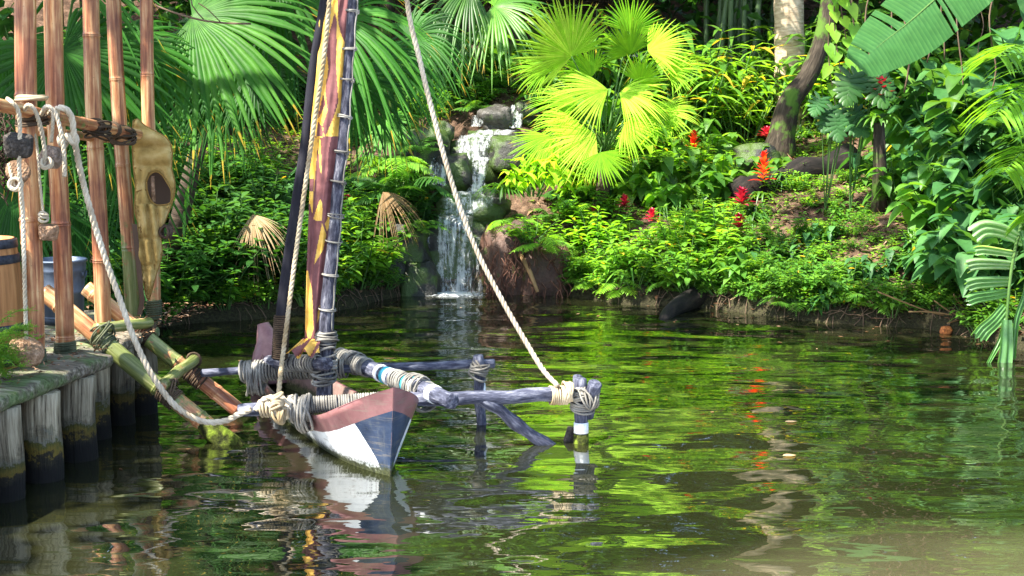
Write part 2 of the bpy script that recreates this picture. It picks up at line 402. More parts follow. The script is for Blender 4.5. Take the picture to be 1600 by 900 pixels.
def fan_blade(mb,hub,ax,nrm,R,nseg=46,spread=2.0,droop=.45,split=.5,seed=0,t0=.3,curl=.12,wk=1.0):
    r=random.Random(seed); ax=V(ax).normalized(); nrm=V(nrm); nrm=(nrm-ax*nrm.dot(ax)).normalized(); sd=ax.cross(nrm).normalized()
    da=2*spread/nseg; st=[.0,.12,.28,.42,.56,.7,.82,.92,1.0]
    hub=V(hub)
    for i in range(nseg):
        a=-spread+da*(i+.5); l=R*(1-.22*(abs(a)/spread)**2)*r.uniform(.93,1.05); sp=split*r.uniform(.85,1.15); dr=droop*r.uniform(.7,1.4); tt=min(.9,max(0,t0+r.uniform(-.28,.2))); wob=r.uniform(-.05,.05); dry=r.random()<.4
        prev=None
        for q in st:
            rr=q*l; hw=min(rr,sp*l)*da*.52*wk
            if q>sp: hw*=max(.03,(1-(q-sp)/(1-sp))**.8)
            an=a+wob*max(0,q-sp)*3
            d=ax*math.cos(an)+sd*math.sin(an); s=(-ax*math.sin(an)+sd*math.cos(an))
            c=hub+d*rr+nrm*(curl*rr*(math.cos(a*1.0)-.3)*(1-q*.5))+V((0,0,-1))*(dr*l*q**2.6)
            t2=min(.95,tt+.25*max(0,q-.75))
            if dry and q>.9: t2=1.0
            e=nrm*(-hw*.85)
            row=(mb.vert(c-s*hw+e,t2),mb.vert(c,t2),mb.vert(c+s*hw+e,t2))
            if prev: mb.face((prev[0],prev[1],row[1],row[0])); mb.face((prev[1],prev[2],row[2],row[1]))
            prev=row
def fan_palm(name,label,base,fronds,mat,seed=0,trunk=None,stalkr=.016,cat='palm'):
    base=V(base); o=thing(name,label,cat,base)
    if trunk: part('trunk',MB().tube([base-V((0,0,.3)),base.lerp(V(trunk),.5)+V((.05,0,0)),V(trunk)],[.13,.10,.09],12),M_pbark,o)
    top=V(trunk) if trunk else base
    for i,fr in enumerate(fronds):
        hub,ax,nrm,R=fr[:4]; kw=fr[4] if len(fr)>4 else {}
        mb=MB(); fan_blade(mb,hub,ax,nrm,R,seed=seed+i,**kw); f=part('frond',mb,mat,o)
        hub=V(hub); mid=top.lerp(hub,.55)+V((0,0,.18*(hub-top).length)); pts=[top*(1-t)**2+mid*2*t*(1-t)+hub*t*t for t in [k/8 for k in range(9)]]
        part('stalk',MB().tube(pts,[stalkr*(1.3-.6*k/8) for k in range(9)],6),M_stem,f)
    return o
def pinnate(mb,pts,LL,LW,n=34,hang=.5,seed=0,t0=.4,vshape=.5):
    r=random.Random(seed); k=len(pts)-1
    for i in range(n):
        t=.1+.9*i/n; a=min(k-1,int(t*k)); f=t*k-a; c=V(pts[a]).lerp(V(pts[a+1]),f); tg=(V(pts[a+1])-V(pts[a])).normalized()
        s=V((0,0,1)).cross(tg); s=s.normalized() if s.length>.05 else tg.orthogonal().normalized()
        w=LL*(math.sin(min(1,t*.85+.12)*PI)**.5+.1)*r.uniform(.9,1.08)
        for sg in (-1,1):
            d=s*sg+tg*.55+V((0,0,vshape*r.uniform(.5,1.2)))
            leaf(mb,c,d,V((0,0,1)),w,LW,'blade',.4,hang*r.uniform(.7,1.3),min(.9,max(0,t0+r.uniform(-.2,.25))))
def banana_leaf(mb,pts,hw,up,nst=46,tear=.12,seed=0,t0=.5,ripple=.01,sag=.25,gaps=()):
    r=random.Random(seed); k=len(pts)-1; pp=[]
    for i in range(nst+1):
        t=i/nst; a=min(k-1,int(t*k)); f=t*k-a; pp.append(V(pts[a]).lerp(V(pts[a+1]),f))
    for sg in (-1,1):
        off=0; newstrip=True; prev=None; fo=0; 
        for i in range(nst+1):
            t=i/nst; tg=(pp[min(nst,i+1)]-pp[max(0,i-1)]).normalized(); s=tg.cross(V(up)).normalized()*sg; n=V(up)
            w=hw*(math.sin(min(1,t*.88+.1)*PI)**.45) if t<.999 else .01
            if r.random()<tear and i>1: prev=None; fo=r.uniform(-.12,.12); w2=r.uniform(.85,1.0); 
            if i in gaps: prev=None
            zz=ripple*(1 if i%2 else -1); row=[]
            for q in range(6):
                u=q/5; c=pp[i]+s*(w*u)+tg*(w*u*.18+fo*u*w)+V((0,0,-sag*w*u*u))+n*(zz*min(1,u*3))
                row.append(mb.vert(c,min(.95,max(0,t0+.26*(i%2)+r.uniform(-.05,.05)))))
            if prev:
                for q in range(5): mb.face((prev[q],prev[q+1],row[q+1],row[q]))
            prev=row
def crown_mesh(seed,rx,ry,rz,ncl,per,ls,cr=.9):
    r=random.Random(seed); mb=MB()
    for i in range(ncl):
        while True:
            q=V((r.uniform(-1,1),r.uniform(-1,1),r.uniform(-1,1)))
            if .25<q.length<1: break
        c=V((q.x*rx,q.y*ry,q.z*rz)); bt=r.uniform(.05,.75); cs=cr*r.uniform(.5,1.1)
        for k in range(per):
            p=c+V((r.gauss(0,1),r.gauss(0,1),r.gauss(0,.6)))*cs*.45
            d=rdir(r,-.5,.5); leaf(mb,p,d,rdir(r,.2,1),ls*r.uniform(.6,1.3),ls*.5,'diamond',.3,.2,min(.95,max(0,bt+r.uniform(-.2,.2))))
    return mb
# ================================================================== ropes and lashings
def resample(pts,step):
    pts=[V(p) for p in pts]
    # catmull-rom then resample
    q=[]; n=len(pts)
    for i in range(n-1):
        p0=pts[max(0,i-1)];p1=pts[i];p2=pts[i+1];p3=pts[min(n-1,i+2)]
        m=max(2,int((p2-p1).length/step)+1)
        for k in range(m):
            t=k/m; q.append(.5*((2*p1)+(p2-p0)*t+(2*p0-5*p1+4*p2-p3)*t*t+(3*p1-p0-3*p2+p3)*t**3))
    q.append(pts[-1]); return q
def rope(mb,pts,r,pitch=None,m=0):
    pitch=pitch or r*7; q=resample(pts,pitch/6); L=0
    t=(q[1]-q[0]).normalized(); u=t.orthogonal().normalized(); U_=[];Wd=[];S=[]
    for i in range(len(q)):
        tt=(q[min(len(q)-1,i+1)]-q[max(0,i-1)]).normalized(); u=(u-tt*u.dot(tt)).normalized(); U_.append(u.copy()); Wd.append(tt.cross(u))
        if i: L+=(q[i]-q[i-1]).length
        S.append(L)
    for k in range(3):
        ph=2*PI*k/3
        pp=[q[i]+(U_[i]*math.cos(ph+2*PI*S[i]/pitch)+Wd[i]*math.sin(ph+2*PI*S[i]/pitch))*(r*.5) for i in range(len(q))]
        mb.tube(pp,r*.62,6,m)
    return mb
def wrapc(mb,a,b,R,turns,rr,seed=0,loose=0.0,R2=None):
    r=random.Random(seed); a=V(a);b=V(b); ax=(b-a).normalized(); u=ax.orthogonal().normalized(); w=ax.cross(u); n=int(turns*14); R2=R2 or R
    pts=[]; jit=0
    for i in range(n+1):
        t=i/n; an=2*PI*turns*t; 
        if i%14==0: jit=r.uniform(-1,1)*loose
        rad=(R+(R2-R)*t)*(1+.06*r.uniform(-.3,1)*(1+loose*4))+rr*.6
        pts.append(a+(b-a)*t+ax*(jit*math.sin(an))+u*(rad*math.cos(an))+w*(rad*math.sin(an)))
    mb.tube(pts,rr,5); return mb
def messy(mb,c,ax,R,n,rr,seed=0,spread=.05,tiltm=.5):
    r=random.Random(seed); c=V(c);ax=V(ax).normalized()
    for i in range(n):
        a2=(ax+V((r.uniform(-1,1),r.uniform(-1,1),r.uniform(-1,1)))*tiltm).normalized(); u=a2.orthogonal().normalized(); w=a2.cross(u); cc=c+ax*r.uniform(-spread,spread); R1=R*r.uniform(1.0,1.2)
        pts=[cc+u*(R1*math.cos(k*PI/8))+w*(R1*math.sin(k*PI/8)) for k in range(18)]
        mb.tube(pts,rr,5)
    return mb
def pole(mb,a,b,r1,r2,n=12,k=14,wob=.01,seed=0,m=0,tint=.5,kn=.06):
    r=random.Random(seed); a=V(a);b=V(b); pts=[];rad=[]
    for i in range(k+1):
        t=i/k; pts.append(a.lerp(b,t)+V((noise.noise(V((seed,t*3,0)))*wob,noise.noise(V((seed,t*3,7)))*wob,noise.noise(V((seed,t*3,3)))*wob)))
        rad.append((r1+(r2-r1)*t)*(1+kn*r.uniform(-1,1)))
    # rounded ends
    return mb.tube([pts[0]+(pts[0]-pts[1]).normalized()*.006]+pts+[pts[-1]+(pts[-1]-pts[-2]).normalized()*.006],[rad[0]*.8]+rad+[rad[-1]*.8],n,m,tint=tint)
def bamboo(mb,a,b,r,nodesp,green=lambda t:0.0,n=20,collars=True):
    a=V(a);b=V(b);L=(b-a).length; st=sorted(set([0,1]+[x for x in nodesp])); samp=[]
    for i in range(61): samp.append((i/60,1.0))
    for x in nodesp:
        for dx,f in ((-.022,1.0),(-.010,1.05),(-.004,1.10),(0.0,.985),(.004,1.09),(.012,1.02),(.028,.985)): samp.append((x+dx/L,f))
    samp=sorted([s for s in samp if 0<=s[0]<=1]); pts=[];rad=[];ti=[]
    for t,f in samp:
        pts.append(a.lerp(b,t)+V((.006*math.sin(t*9),.006*math.cos(t*7),0))); rad.append(r*f)
    i0=len(mb.v); mb.tube(pts,rad,n)
    for ri,(t,f) in enumerate(samp):
        g=green(t)
        for j in range(n): mb.t[i0+ri*n+j]=g
    mb.t[-1]=mb.t[-2]=.1
    return mb

# ================================================================== dock
DZ=.68
def edgeX(Y): return -3.07+.155*(Y-8.45)
m,nt=nodes('mossy_deck_boards'); v=vec(nt,'pos'); n1=noise_(nt,v,4,5,.65); n2=noise_(nt,vec(nt,'pos',(.25,1,1)),30,4,.6)
c=ramp(nt,n2,[(.3,(.05,.04,.03)),(.5,(.15,.125,.095)),(.7,(.34,.30,.24))])
g=ramp(nt,n1,[(.46,(0,0,0)),(.62,(.8,.8,.8))]); c=mixc(nt,g,c,ramp(nt,n2,[(.3,(.045,.085,.02)),(.7,(.15,.22,.08))]))
b=math_(nt,'ADD',n1,n2); finish(nt,c,.85,b,.9,.03,.2); M_deck=m
m,nt=nodes('weathered_pile_wood'); v=vec(nt,'pos'); n1=noise_(nt,vec(nt,'rest',(1,1,.07)),34,5,.65)
c=ramp(nt,n1,[(.34,(.035,.027,.017)),(.42,(.16,.13,.085)),(.6,(.34,.29,.20)),(.75,(.48,.43,.32))])
z=N(nt,'ShaderNodeSeparateXYZ'); nt.links.new(v,z.inputs[0]); nn=noise_(nt,v,6,5,.75); oi=N(nt,'ShaderNodeObjectInfo').outputs['Random']; zz=math_(nt,'ADD',z.outputs[2],math_(nt,'MULTIPLY',math_(nt,'SUBTRACT',nn,.5),.40))
dc=ramp(nt,zz,[(.10,(.007,.006,.005)),(.16,(.02,.017,.01)),(.185,(.13,.09,.015)),(.25,(.10,.10,.025)),(.34,(.9,.9,.9)),(.36,(1,1,1))])
c=mixc(nt,1,c,dc,'MULTIPLY'); c=mixc(nt,ramp(nt,zz,[(.17,(1,1,1)),(.30,(0,0,0))]),c,dc)
cx=nt.nodes.new('ShaderNodeCombineColor'); gg=math_(nt,'ADD',math_(nt,'MULTIPLY',oi,.7),.5); [nt.links.new(gg,cx.inputs[i]) for i in range(3)]; c=mixc(nt,1,c,cx.outputs[0],'MULTIPLY'); finish(nt,c,.85,n1,1,.02,.25); M_pile=m
dock=thing('dock','mossy wooden dock at the left edge standing on round grey piles','dock',(-4.5,9.5,0))
mb=MB(); ys=[5+.09*i for i in range(78)]; xn=26
rows=[]
for Y in ys:
    e=edgeX(Y)+.03*noise.noise(V((0,Y*2.2,0)))+(-.0)
    if Y>9.86: e-=.17*min(1,(Y-9.86)/.14)
    if Y>11.1: e-= (Y-11.1)*.75
    row=[]
    for i in range(xn):
        x=-6.6+(e+6.6)*(i/(xn-1)); plank=.010*(1 if abs(math.sin(Y*PI/.26))>.2 else -1)
        row.append(mb.vert((x,Y,DZ+plank+.015*noise.noise(V((x*3,Y*3,1)))-(.02 if i==xn-1 else 0))))
    for dz,dx in ((.03,.012),(.07,.012),(.10,-.01),(.105,-.2)):
        row.append(mb.vert((e+dx,Y,DZ-dz+.01*noise.noise(V((Y*9,dz*30,1))))))
    rows.append(row)
for j in range(len(rows)-1):
    for i in range(len(rows[0])-1): mb.face((rows[j][i],rows[j][i+1],rows[j+1][i+1],rows[j+1][i]))
mb.face(rows[-1]);
part('deck',mb,M_deck,dock)
pls=[(6.7,.15),(7.15,.13),(7.6,.14),(8.08,.13),(8.52,.12),(8.98,.125),(9.52,.125),(10.15,.105),(10.62,.10),(11.0,.11)]
for i,(Y,r) in enumerate(pls):
    x=edgeX(Y)-r*.75+(.02 if i%2 else 0)-(.19 if Y>9.9 else 0)
    mb=MB(); k=14
    mb.tube([(x+.006*math.sin(i+j),Y,-.8+1.38*j/k) for j in range(k+1)],[r*(1+.03*noise.noise(V((i,j*.6,0)))) for j in range(k+1)],22)
    for q in range(len(mb.v)):
        p=mb.v[q]; a=math.atan2(p[1]-Y,p[0]-x); f=1+.035*noise.noise(V((math.cos(a)*3+i,math.sin(a)*3,p[2]*.7))); mb.v[q]=(x+(p[0]-x)*f,Y+(p[1]-Y)*f,p[2])
    part('pile',mb,M_pile,dock)
# filler box behind the piles, added to keep the underside dark
mb=MB().box((-4.75,8.3,.1),(2.6,6.6,.7)); part('underside_filler',mb,M_deck,dock)

# ================================================================== bamboo railing
rail=thing('bamboo_railing','tall reddish bamboo poles with a lashed crossbar standing on the dock','railing',(-3.2,10,.6))
BP=[((37,-60),(53,570),9.46,9.46,.070,(.28,.60,.90)),((80,-60),(102,556),9.8,9.8,.063,(.30,.62,.92)),
    ((139,-60),(161,520),10.8,10.8,.062,(.10,.21,.43,.70)),((173,-60),(207,498),11.54,11.54,.059,(.05,.24,.48,.70)),((227,-60),(241,500),11.6,11.6,.053,(.12,.30,.6,.85))]
BN=[((39,150),(46,343),(52,525)),((82,170),(96,350),(101,528)),((139,-20),(143,55),(150,232),(156,408)),((168,-40),(181,124),(188,258),(197,388)),((229,117),(240,330),(240,478))]
for i,(t,bq,Yt,Yb,r,_) in enumerate(BP):
    a=P(bq[0],bq[1],Yb); a.z=DZ-.02; b=P(t[0],t[1],Yt); b=b+(b-a)*.22; L=(b-a).length
    nd=[]
    for (px,py) in BN[i]: nd.append(((P(px,py,Yb).z)-a.z)/(b.z-a.z))
    nd.append(.93)
    gr=(lambda t:0) if i<3 else ((lambda t:max(0,.95-t*2.6)) if i==3 else (lambda t:max(0,.5-t*2)))
    mb=MB(); bamboo(mb,a,b,r,nd,gr); pl=part('pole',mb,M_bam,rail)
    if i in(0,1,4):
        mb=MB(); d=(b-a).normalized(); wrapc(mb,a,a+d*(.11 if i!=4 else .16),r,9,.009,i,.004); messy(mb,a+d*.03,d,r*1.05,3,.008,i); part('lashing',mb,R_greenish,pl)
ca=P(-60,152,8.35);cb=P(216,211,11.15)
mb=MB(); bamboo(mb,ca,cb,.042,[.30,.47,.62,.78,.90],lambda t:.30 if t>.4 else .2,16); part('crossbar',mb,M_bam,rail)
pw=P(5,163,9.2); mb=MB().tube([ca-(cb-ca)*.02,ca.lerp(cb,.28)],[.05,.05],16); 
ca2=P(60,205,9.75);cb2=P(212,221,11.75)
mb=MB(); bamboo(mb,ca2,cb2,.034,[.2,.5,.8],lambda t:.35,14); part('crossbar',mb,M_bam,rail)
def onbar(px,a=ca,b=cb):
    lo,hi=0,1
    for _ in range(40):
        t=(lo+hi)/2; p=a.lerp(b,t); x=800+F*p.x/((p.y)*math.cos(TH)-(p.z-CZ)*math.sin(TH))
        if x<px: lo=t
        else: hi=t
    return a.lerp(b,lo)
bd=(cb-ca).normalized()
mb=MB(); messy(mb,onbar(148)+V((0,.06,-.03)),(0,0,1),.088,9,.008,3,.05,.35); messy(mb,onbar(150),bd,.052,4,.008,4,.04,.5); part('lashing',mb,R_dark,rail)
mb=MB(); messy(mb,onbar(188)+V((0,.06,-.04)),(0,0,1),.085,9,.008,5,.05,.35); messy(mb,onbar(178),bd,.05,5,.008,6,.04,.5); part('lashing',mb,R_dark,rail)
mb=MB(); messy(mb,onbar(40)+V((0,.12,-.07)),(0,0,1),.09,6,.008,8,.03,.2); part('lashing',mb,R_dark,rail)
mb=MB(); messy(mb,onbar(40)+V((0,.12,.08)),(0,0,1),.085,5,.010,9,.02,.1); part('lashing',mb,R_tan,rail)

# ================================================================== bamboo ladder
lad=thing('bamboo_ladder','green and red bamboo ladder leaning off the dock edge with its foot in the water','ladder',(-2.4,10.8,0))
A0=P(68,456,10.25);A1=P(350,688,10.0); B0=P(134,450,10.9);B1=P(372,642,10.85)
mb=MB(); bamboo(mb,A0,A1,.066,[.09,.36,.64,.86],lambda t:0 if t<.3 else (.95 if t<.66 else .45)); part('rail',mb,M_bam,lad)
mb=MB(); bamboo(mb,B0,B1,.060,[.05,.33,.60,.85],lambda t:0 if t<.40 else (.75 if t<.60 else .22)); part('rail',mb,M_bam,lad)
def lr(a,b,t): return a.lerp(b,t)
r1a=lr(A0,A1,.335)+V((-.03,-.06,.10));r1b=lr(B0,B1,.37)+V((.06,-.03,.09))
r2a=lr(A0,A1,.70)+V((-.02,-.03,.10)); r2b=lr(B0,B1,.70)+V((.02,-.02,.12))
mb=MB(); bamboo(mb,r1a,r1b,.042,[.5],lambda t:.8,14); part('rung',mb,M_bam,lad)
mb=MB(); bamboo(mb,r2a-(r2b-r2a)*.12,r2b,.044,[.55],lambda t:.9,14); part('rung',mb,M_bam,lad)
mb=MB(); ad=(A1-A0).normalized(); c0=lr(A0,A1,.335); wrapc(mb,c0-ad*.06,c0+ad*.07,.068,8,.008,1,.012); messy(mb,c0+V((0,0,.05)),ad,.085,5,.007,2,.03,.6); part('lashing',mb,R_greenish,lad)
mb=MB(); c0=lr(A0,A1,.70); wrapc(mb,c0-ad*.07,c0+ad*.07,.070,9,.008,3,.01); messy(mb,c0+V((0,0,.05)),ad,.085,4,.007,4,.03,.5); part('lashing',mb,R_dark,lad)
bd2=(B1-B0).normalized()
mb=MB(); c0=lr(B0,B1,.72); wrapc(mb,c0-bd2*.09,c0+bd2*.08,.064,10,.008,5,.01); messy(mb,r2b,(r2b-r2a),.05,4,.007,6,.02,.3); part('lashing',mb,R_dark,lad)
mb=MB(); c0=lr(B0,B1,.38); wrapc(mb,c0-bd2*.05,c0+bd2*.06,.063,6,.008,7,.01); messy(mb,c0+V((0,0,.05)),bd2,.08,4,.007,8,.05,.7); part('lashing',mb,R_dark,lad)
# mossy root block at the ladder foot
mb=MB(); rr=random.Random(5); c0=A1+V((.02,0,-.05))
mb.tube([A1-ad*.20+V((0,0,.0)),A1-ad*.08,A1+ad*.05,A1+ad*.35],[.068,.078,.088,.09],16)
for i,q in enumerate(mb.v): mb.v[i]=tuple(V(q)+V((noise.noise(V(q)*14),noise.noise(V(q)*14+V((5,0,0))),noise.noise(V(q)*14+V((0,5,0)))))*.025)
m,nt=nodes('moss'); v=vec(nt,'pos'); n1=noise_(nt,v,14,5,.7); c=ramp(nt,n1,[(.35,(.012,.014,.006)),(.5,(.05,.06,.012)),(.62,(.13,.18,.02)),(.8,(.20,.25,.03))]); finish(nt,c,.95,n1,1,.03,.1); M_moss=m
part('moss_growth',mb,M_moss,lad)

# ================================================================== hanging ropes and net floats
def corkmat(name,a,b,c3):
    m,nt=nodes(name); v=vec(nt,'pos'); n=noise_(nt,v,26,5,.7); vo=N(nt,'ShaderNodeTexVoronoi'); vo.inputs['Scale'].default_value=55; nt.links.new(v,vo.inputs['Vector'])
    c=ramp(nt,n,[(.35,a),(.55,b),(.7,c3)]); c=mixc(nt,.5,c,ramp(nt,vo.outputs['Distance'],[(.0,(.3,.3,.3)),(.4,(1.2,1.2,1.2))]),'MULTIPLY'); finish(nt,c,.85,vo.outputs['Distance'],.8,.01,.2); return m
M_cork=corkmat('weathered_cork',(.14,.08,.045),(.30,.18,.11),(.48,.33,.23)); M_corkd=corkmat('dark_cork',(.02,.016,.014),(.05,.042,.036),(.10,.085,.075)); M_corkg=corkmat('grey_brown_cork',(.10,.07,.05),(.20,.15,.12),(.36,.28,.23))
def floatobj(px,py,Y,R,Hh,ax,mat,label):
    c=P(px,py,Y); mb=MB(); mb.lathe(c,[(.001,-Hh/2),(R*.75,-Hh/2),(R*.88,-Hh*.45),(R*.95,-Hh*.2),(R,Hh*.1),(R*.97,Hh*.4),(R*.9,Hh*.5),(R*.2,Hh*.5),(.001,Hh*.46)],26,ax=ax)
    for i,q in enumerate(mb.v): mb.v[i]=tuple(V(q)+(V(q)-c)*(.10*noise.noise(V(q)*18)))
    return solo('wooden_float',mb,mat,label,'net float','wooden net floats hung on the railing ropes',org=c)
floatobj(29,228,8.83,.092,.13,(.1,-.25,1),M_corkd,'black charred wooden float hanging beside the top of the first bamboo pole')
floatobj(81,246,9.17,.075,.10,(-.55,-.8,.25),M_corkg,'round grey brown wooden float knotted under the crossbar in front of the second pole')
floatobj(28,269,9.02,.075,.10,(.3,-.9,.35),M_cork,'pale tan wooden float just below the black float on the first pole')
floatobj(76,363,9.41,.066,.10,(.05,-.1,1),M_cork,'small brown wooden float hanging between the first two bamboo poles above the bucket')
floatobj(41,551,8.93,.112,.11,(.35,-.35,1),M_cork,'large bark sided wooden float hanging lowest near the foot of the first pole')
def hr(name,pts,r,mat,label,extra=None,cat='rope'):
    mb=MB(); rope(mb,pts,r*.85)
    if extra: extra(mb)
    return solo(name,mb,mat,label,cat,'ropes hanging on the dock railing')
hr('hanging_rope',[P(12,162,8.79)+V((0,0,.03)),P(19,160,8.69),P(28,172,8.71),P(31,200,8.74),P(30,260,8.79),P(33,300,8.83),P(36,340,8.88),P(38,420,8.88),P(41,530,8.90)],.016,R_white,'long white rope down the first pole to the lowest wooden float')
hr('hanging_rope',[P(38,172,9.07),P(44,164,8.88),P(53,170,8.88),P(61,190,8.93),P(68,220,8.98),P(70,250,9.00),P(68,262,9.00)],.016,R_white,'white rope looped over the crossbar down to the grey brown float',lambda mb:messy(mb,P(73,255,9.00),(0,-1,0),.032,6,.009,4,.02,.7))
hr('hanging_rope',[P(64,180,9.26),P(73,166,9.07),P(86,176,9.07),P(95,205,9.07),P(100,240,9.07),P(101,276,9.07)],.016,R_white,'white rope loop with a cut end hanging in front of the second pole')
hr('hanging_rope',[P(76,178,9.36),P(82,172,9.19),P(82,200,9.17),P(80,222,9.17)],.014,R_white,'short white rope strand behind the loop above the grey brown float')
hr('hanging_rope',[P(52,200,9.45),P(58,230,9.41),P(62,280,9.41),P(66,320,9.41),P(68,342,9.41)],.011,R_white,'thin white rope holding the small brown float between the first two poles',lambda mb:messy(mb,P(68,340,9.38),(0,0,1),.025,4,.008,5,.02,.6))
hr('hanging_rope',[P(14,256,8.93),P(18,275,8.88),P(24,292,8.88),P(32,285,8.88)],.014,R_white,'short white rope knot under the pale tan float',lambda mb:messy(mb,P(24,288,8.86),(0,-1,0),.035,5,.010,6,.02,.7))
mr=MB(); mp=[P(84,180,9.31)+V((0,.05,0)),P(90,170,9.17),P(102,170,9.17),P(112,184,9.22),P(116,215,9.26),P(124,260,9.36),P(139,320,9.41),P(160,390,9.45),P(188,470,9.45),P(212,535,9.41),P(240,590,9.4),P(275,635,9.4),P(315,658,9.45),P(350,658,9.5),P(372,648,9.5),P(392,640,9.5)]
rope(mr,mp,.0205); messy(mr,P(108,218,9.28),(1,0,.2),.035,4,.014,7,.05,.3)
solo('mooring_rope',mr,R_white,'thick pale rope sagging from the dock railing to the boat crossbeam','rope')
# coir net bundle
rr=random.Random(9); mb=MB(); nc=P(-6,205,9.3)
for i in range(80):
    p=nc+V((rr.gauss(0,.05),rr.gauss(0,.05),rr.uniform(-.28,.12))); pts=[p]
    for k in range(5): pts.append(pts[-1]+V((rr.uniform(-.05,.05),rr.uniform(-.05,.05),rr.uniform(-.09,.05))))
    mb.tube(pts,.0045,4)
solo('fishing_net',mb,M_coir,'dark tangled net bundle hanging at the left end of the crossbar','net')

# ================================================================== life vest
m,nt=nodes('ochre_canvas'); v=vec(nt,'pos'); n1=noise_(nt,v,7,5,.6); n2=noise_(nt,v,400,2,.5); c=ramp(nt,n1,[(.3,(.22,.14,.04)),(.5,(.40,.27,.09)),(.72,(.54,.40,.18))]); finish(nt,c,.97,math_(nt,'ADD',math_(nt,'MULTIPLY',n2,.25),noise_(nt,v,22,4,.6)),.5,.012,.15); M_canvas=m
m,nt=nodes('dark_ochre_binding_and_creases'); finish(nt,(.24,.14,.035),.85,noise_(nt,vec(nt,'pos'),200),.4,.003); M_bindcrease=m
m,nt=nodes('mauve_strap_and_shade'); finish(nt,(.075,.045,.03),.8,noise_(nt,vec(nt,'pos'),200),.3,.003); M_strap_shade=m
def cloth(outline,Y,holes=(),puff=.03,ribs=None,step=5,lean=0,dep=None):
    mn=[min(p[i] for p in outline) for i in(0,1)];mx=[max(p[i] for p in outline) for i in(0,1)]
    def dense(o):
        r=[]
        for i in range(len(o)):
            a=o[i];b=o[(i+1)%len(o)]; n=max(1,int(math.hypot(a[0]-b[0],a[1]-b[1])/step))
            for k in range(n): r.append((a[0]+(b[0]-a[0])*k/n,a[1]+(b[1]-a[1])*k/n))
        return r
    def inside(x,y,o):
        ins=False;j=len(o)-1
        for i in range(len(o)):
            if (o[i][1]>y)!=(o[j][1]>y) and x<(o[j][0]-o[i][0])*(y-o[i][1])/(o[j][1]-o[i][1])+o[i][0]: ins=not ins
            j=i
        return ins
    loops=[dense(outline)]+[dense(h) for h in holes]; vs_=[];ed=[]
    for l in loops:
        b=len(vs_); vs_+=[V((p[0],p[1])) for p in l]; ed+=[(b+i,b+(i+1)%len(l)) for i in range(len(l))]
    nb=len(vs_)
    def bd(x,y): return min((x-q[0])**2+(y-q[1])**2 for q in vs_[:nb])**.5
    y=mn[1]+step/2;o=0
    while y<mx[1]:
        x=mn[0]+(step/2 if o%2 else 0)
        while x<mx[0]:
            if inside(x,y,outline) and not any(inside(x,y,h) for h in holes) and bd(x,y)>step*.5: vs_.append(V((x,y)))
            x+=step
        y+=step*.87;o+=1
    r=geometry.delaunay_2d_cdt(vs_,ed,[],0,1e-4); co2,_,fa=r[0],r[1],r[2]
    mb=MB(); fr=[];bk=[]
    for p in co2:
        e=bd(p.x,p.y) if inside(p.x,p.y,outline) else 0
        h=puff*min(1,e/9)**.6
        if ribs: h+=ribs(p.x,p.y)*min(1,e/4)
        yy=Y+(dep(p.x,p.y) if dep else 0)
        fr.append(mb.vert(P(p.x,p.y,yy-h))); bk.append(mb.vert(P(p.x,p.y,yy+.004+h*.4)))
    for f in fa:
        cx=sum(co2[i].x for i in f)/3;cy=sum(co2[i].y for i in f)/3
        if inside(cx,cy,outline) and not any(inside(cx,cy,h) for h in holes):
            mb.face([fr[i] for i in f]); mb.face([bk[i] for i in f][::-1])
    for l,bi in zip(loops,[0]+[sum(len(q) for q in loops[:k+1]) for k in range(len(loops)-1)]):
        n=len(l)
        for i in range(n):
            a=bi+i;b=bi+(i+1)%n; mb.face((fr[a],fr[b],bk[b],bk[a]))
    return mb
vest=thing('life_vest','ochre canvas life vest hung on the right end of the bamboo crossbar','life vest',P(238,210,11.2))
out=[(208,190),(215,186),(226,196),(244,206),(258,214),(266,224),(269,240),(268,262),(273,285),(272,305),(266,325),(258,345),(251,366),(253,392),(250,410),(243,432),(233,467),(228,460),(225,442),(220,436),(222,425),(214,400),(216,352),(211,330),(212,290),(209,262),(207,225)]
hole=[(229,284),(233,274),(243,268),(253,273),(260,284),(267,296),(268,308),(266,317),(256,320),(244,320),(235,312),(230,298)]
def rb(x,y):
    h=0
    if y<262: h=.05*abs(math.sin((y-200)/9.5))
    elif y>318: h=.07*abs(math.sin((x-(y-330)*.12)/4.6))*(1-.6*math.exp(-((y-372)/3)**2))*(1-.6*math.exp(-((y-415)/3)**2))
    else: h=.03*abs(math.sin(x/5))
    return h
mb=cloth(out,11.2,[hole],.030,rb,3); part('front_panel',mb,M_canvas,vest)
mb=MB()
for lp,yy in ((hole,11.165),(out,11.20)):
    mb.tube(resample([P(x,y,yy) for x,y in lp+lp[:1]],.03),.0065,6)
for ln in ([(209,236),(235,243),(267,238)],[(210,262),(232,270),(243,268)],[(216,356),(232,352),(250,360)],[(216,398),(232,394),(252,398)],[(222,436),(240,440)],[(228,330),(224,380),(228,455)],[(240,332),(238,385),(236,460)],[(222,335),(219,380),(221,425)],[(234,330),(231,385),(232,460)],[(247,330),(245,375),(240,430)],[(212,300),(224,296),(230,298)],[(214,215),(240,226),(262,224)]):  # lower vertical lines are pleat shade put in as colour; others are seams
    mb.tube(resample([P(x,y,11.165) for x,y in ln],.03),.006,6)
part('binding_and_creases',mb,M_bindcrease,vest)
mb=cloth([(214,200),(262,222),(266,262),(272,300),(262,335),(252,345),(222,330),(214,262)],11.34,(),.02,None,7); part('back_panel',mb,M_strap_shade,vest)  # back panel's dark brown paints the shade inside the armhole
mb=MB(); 
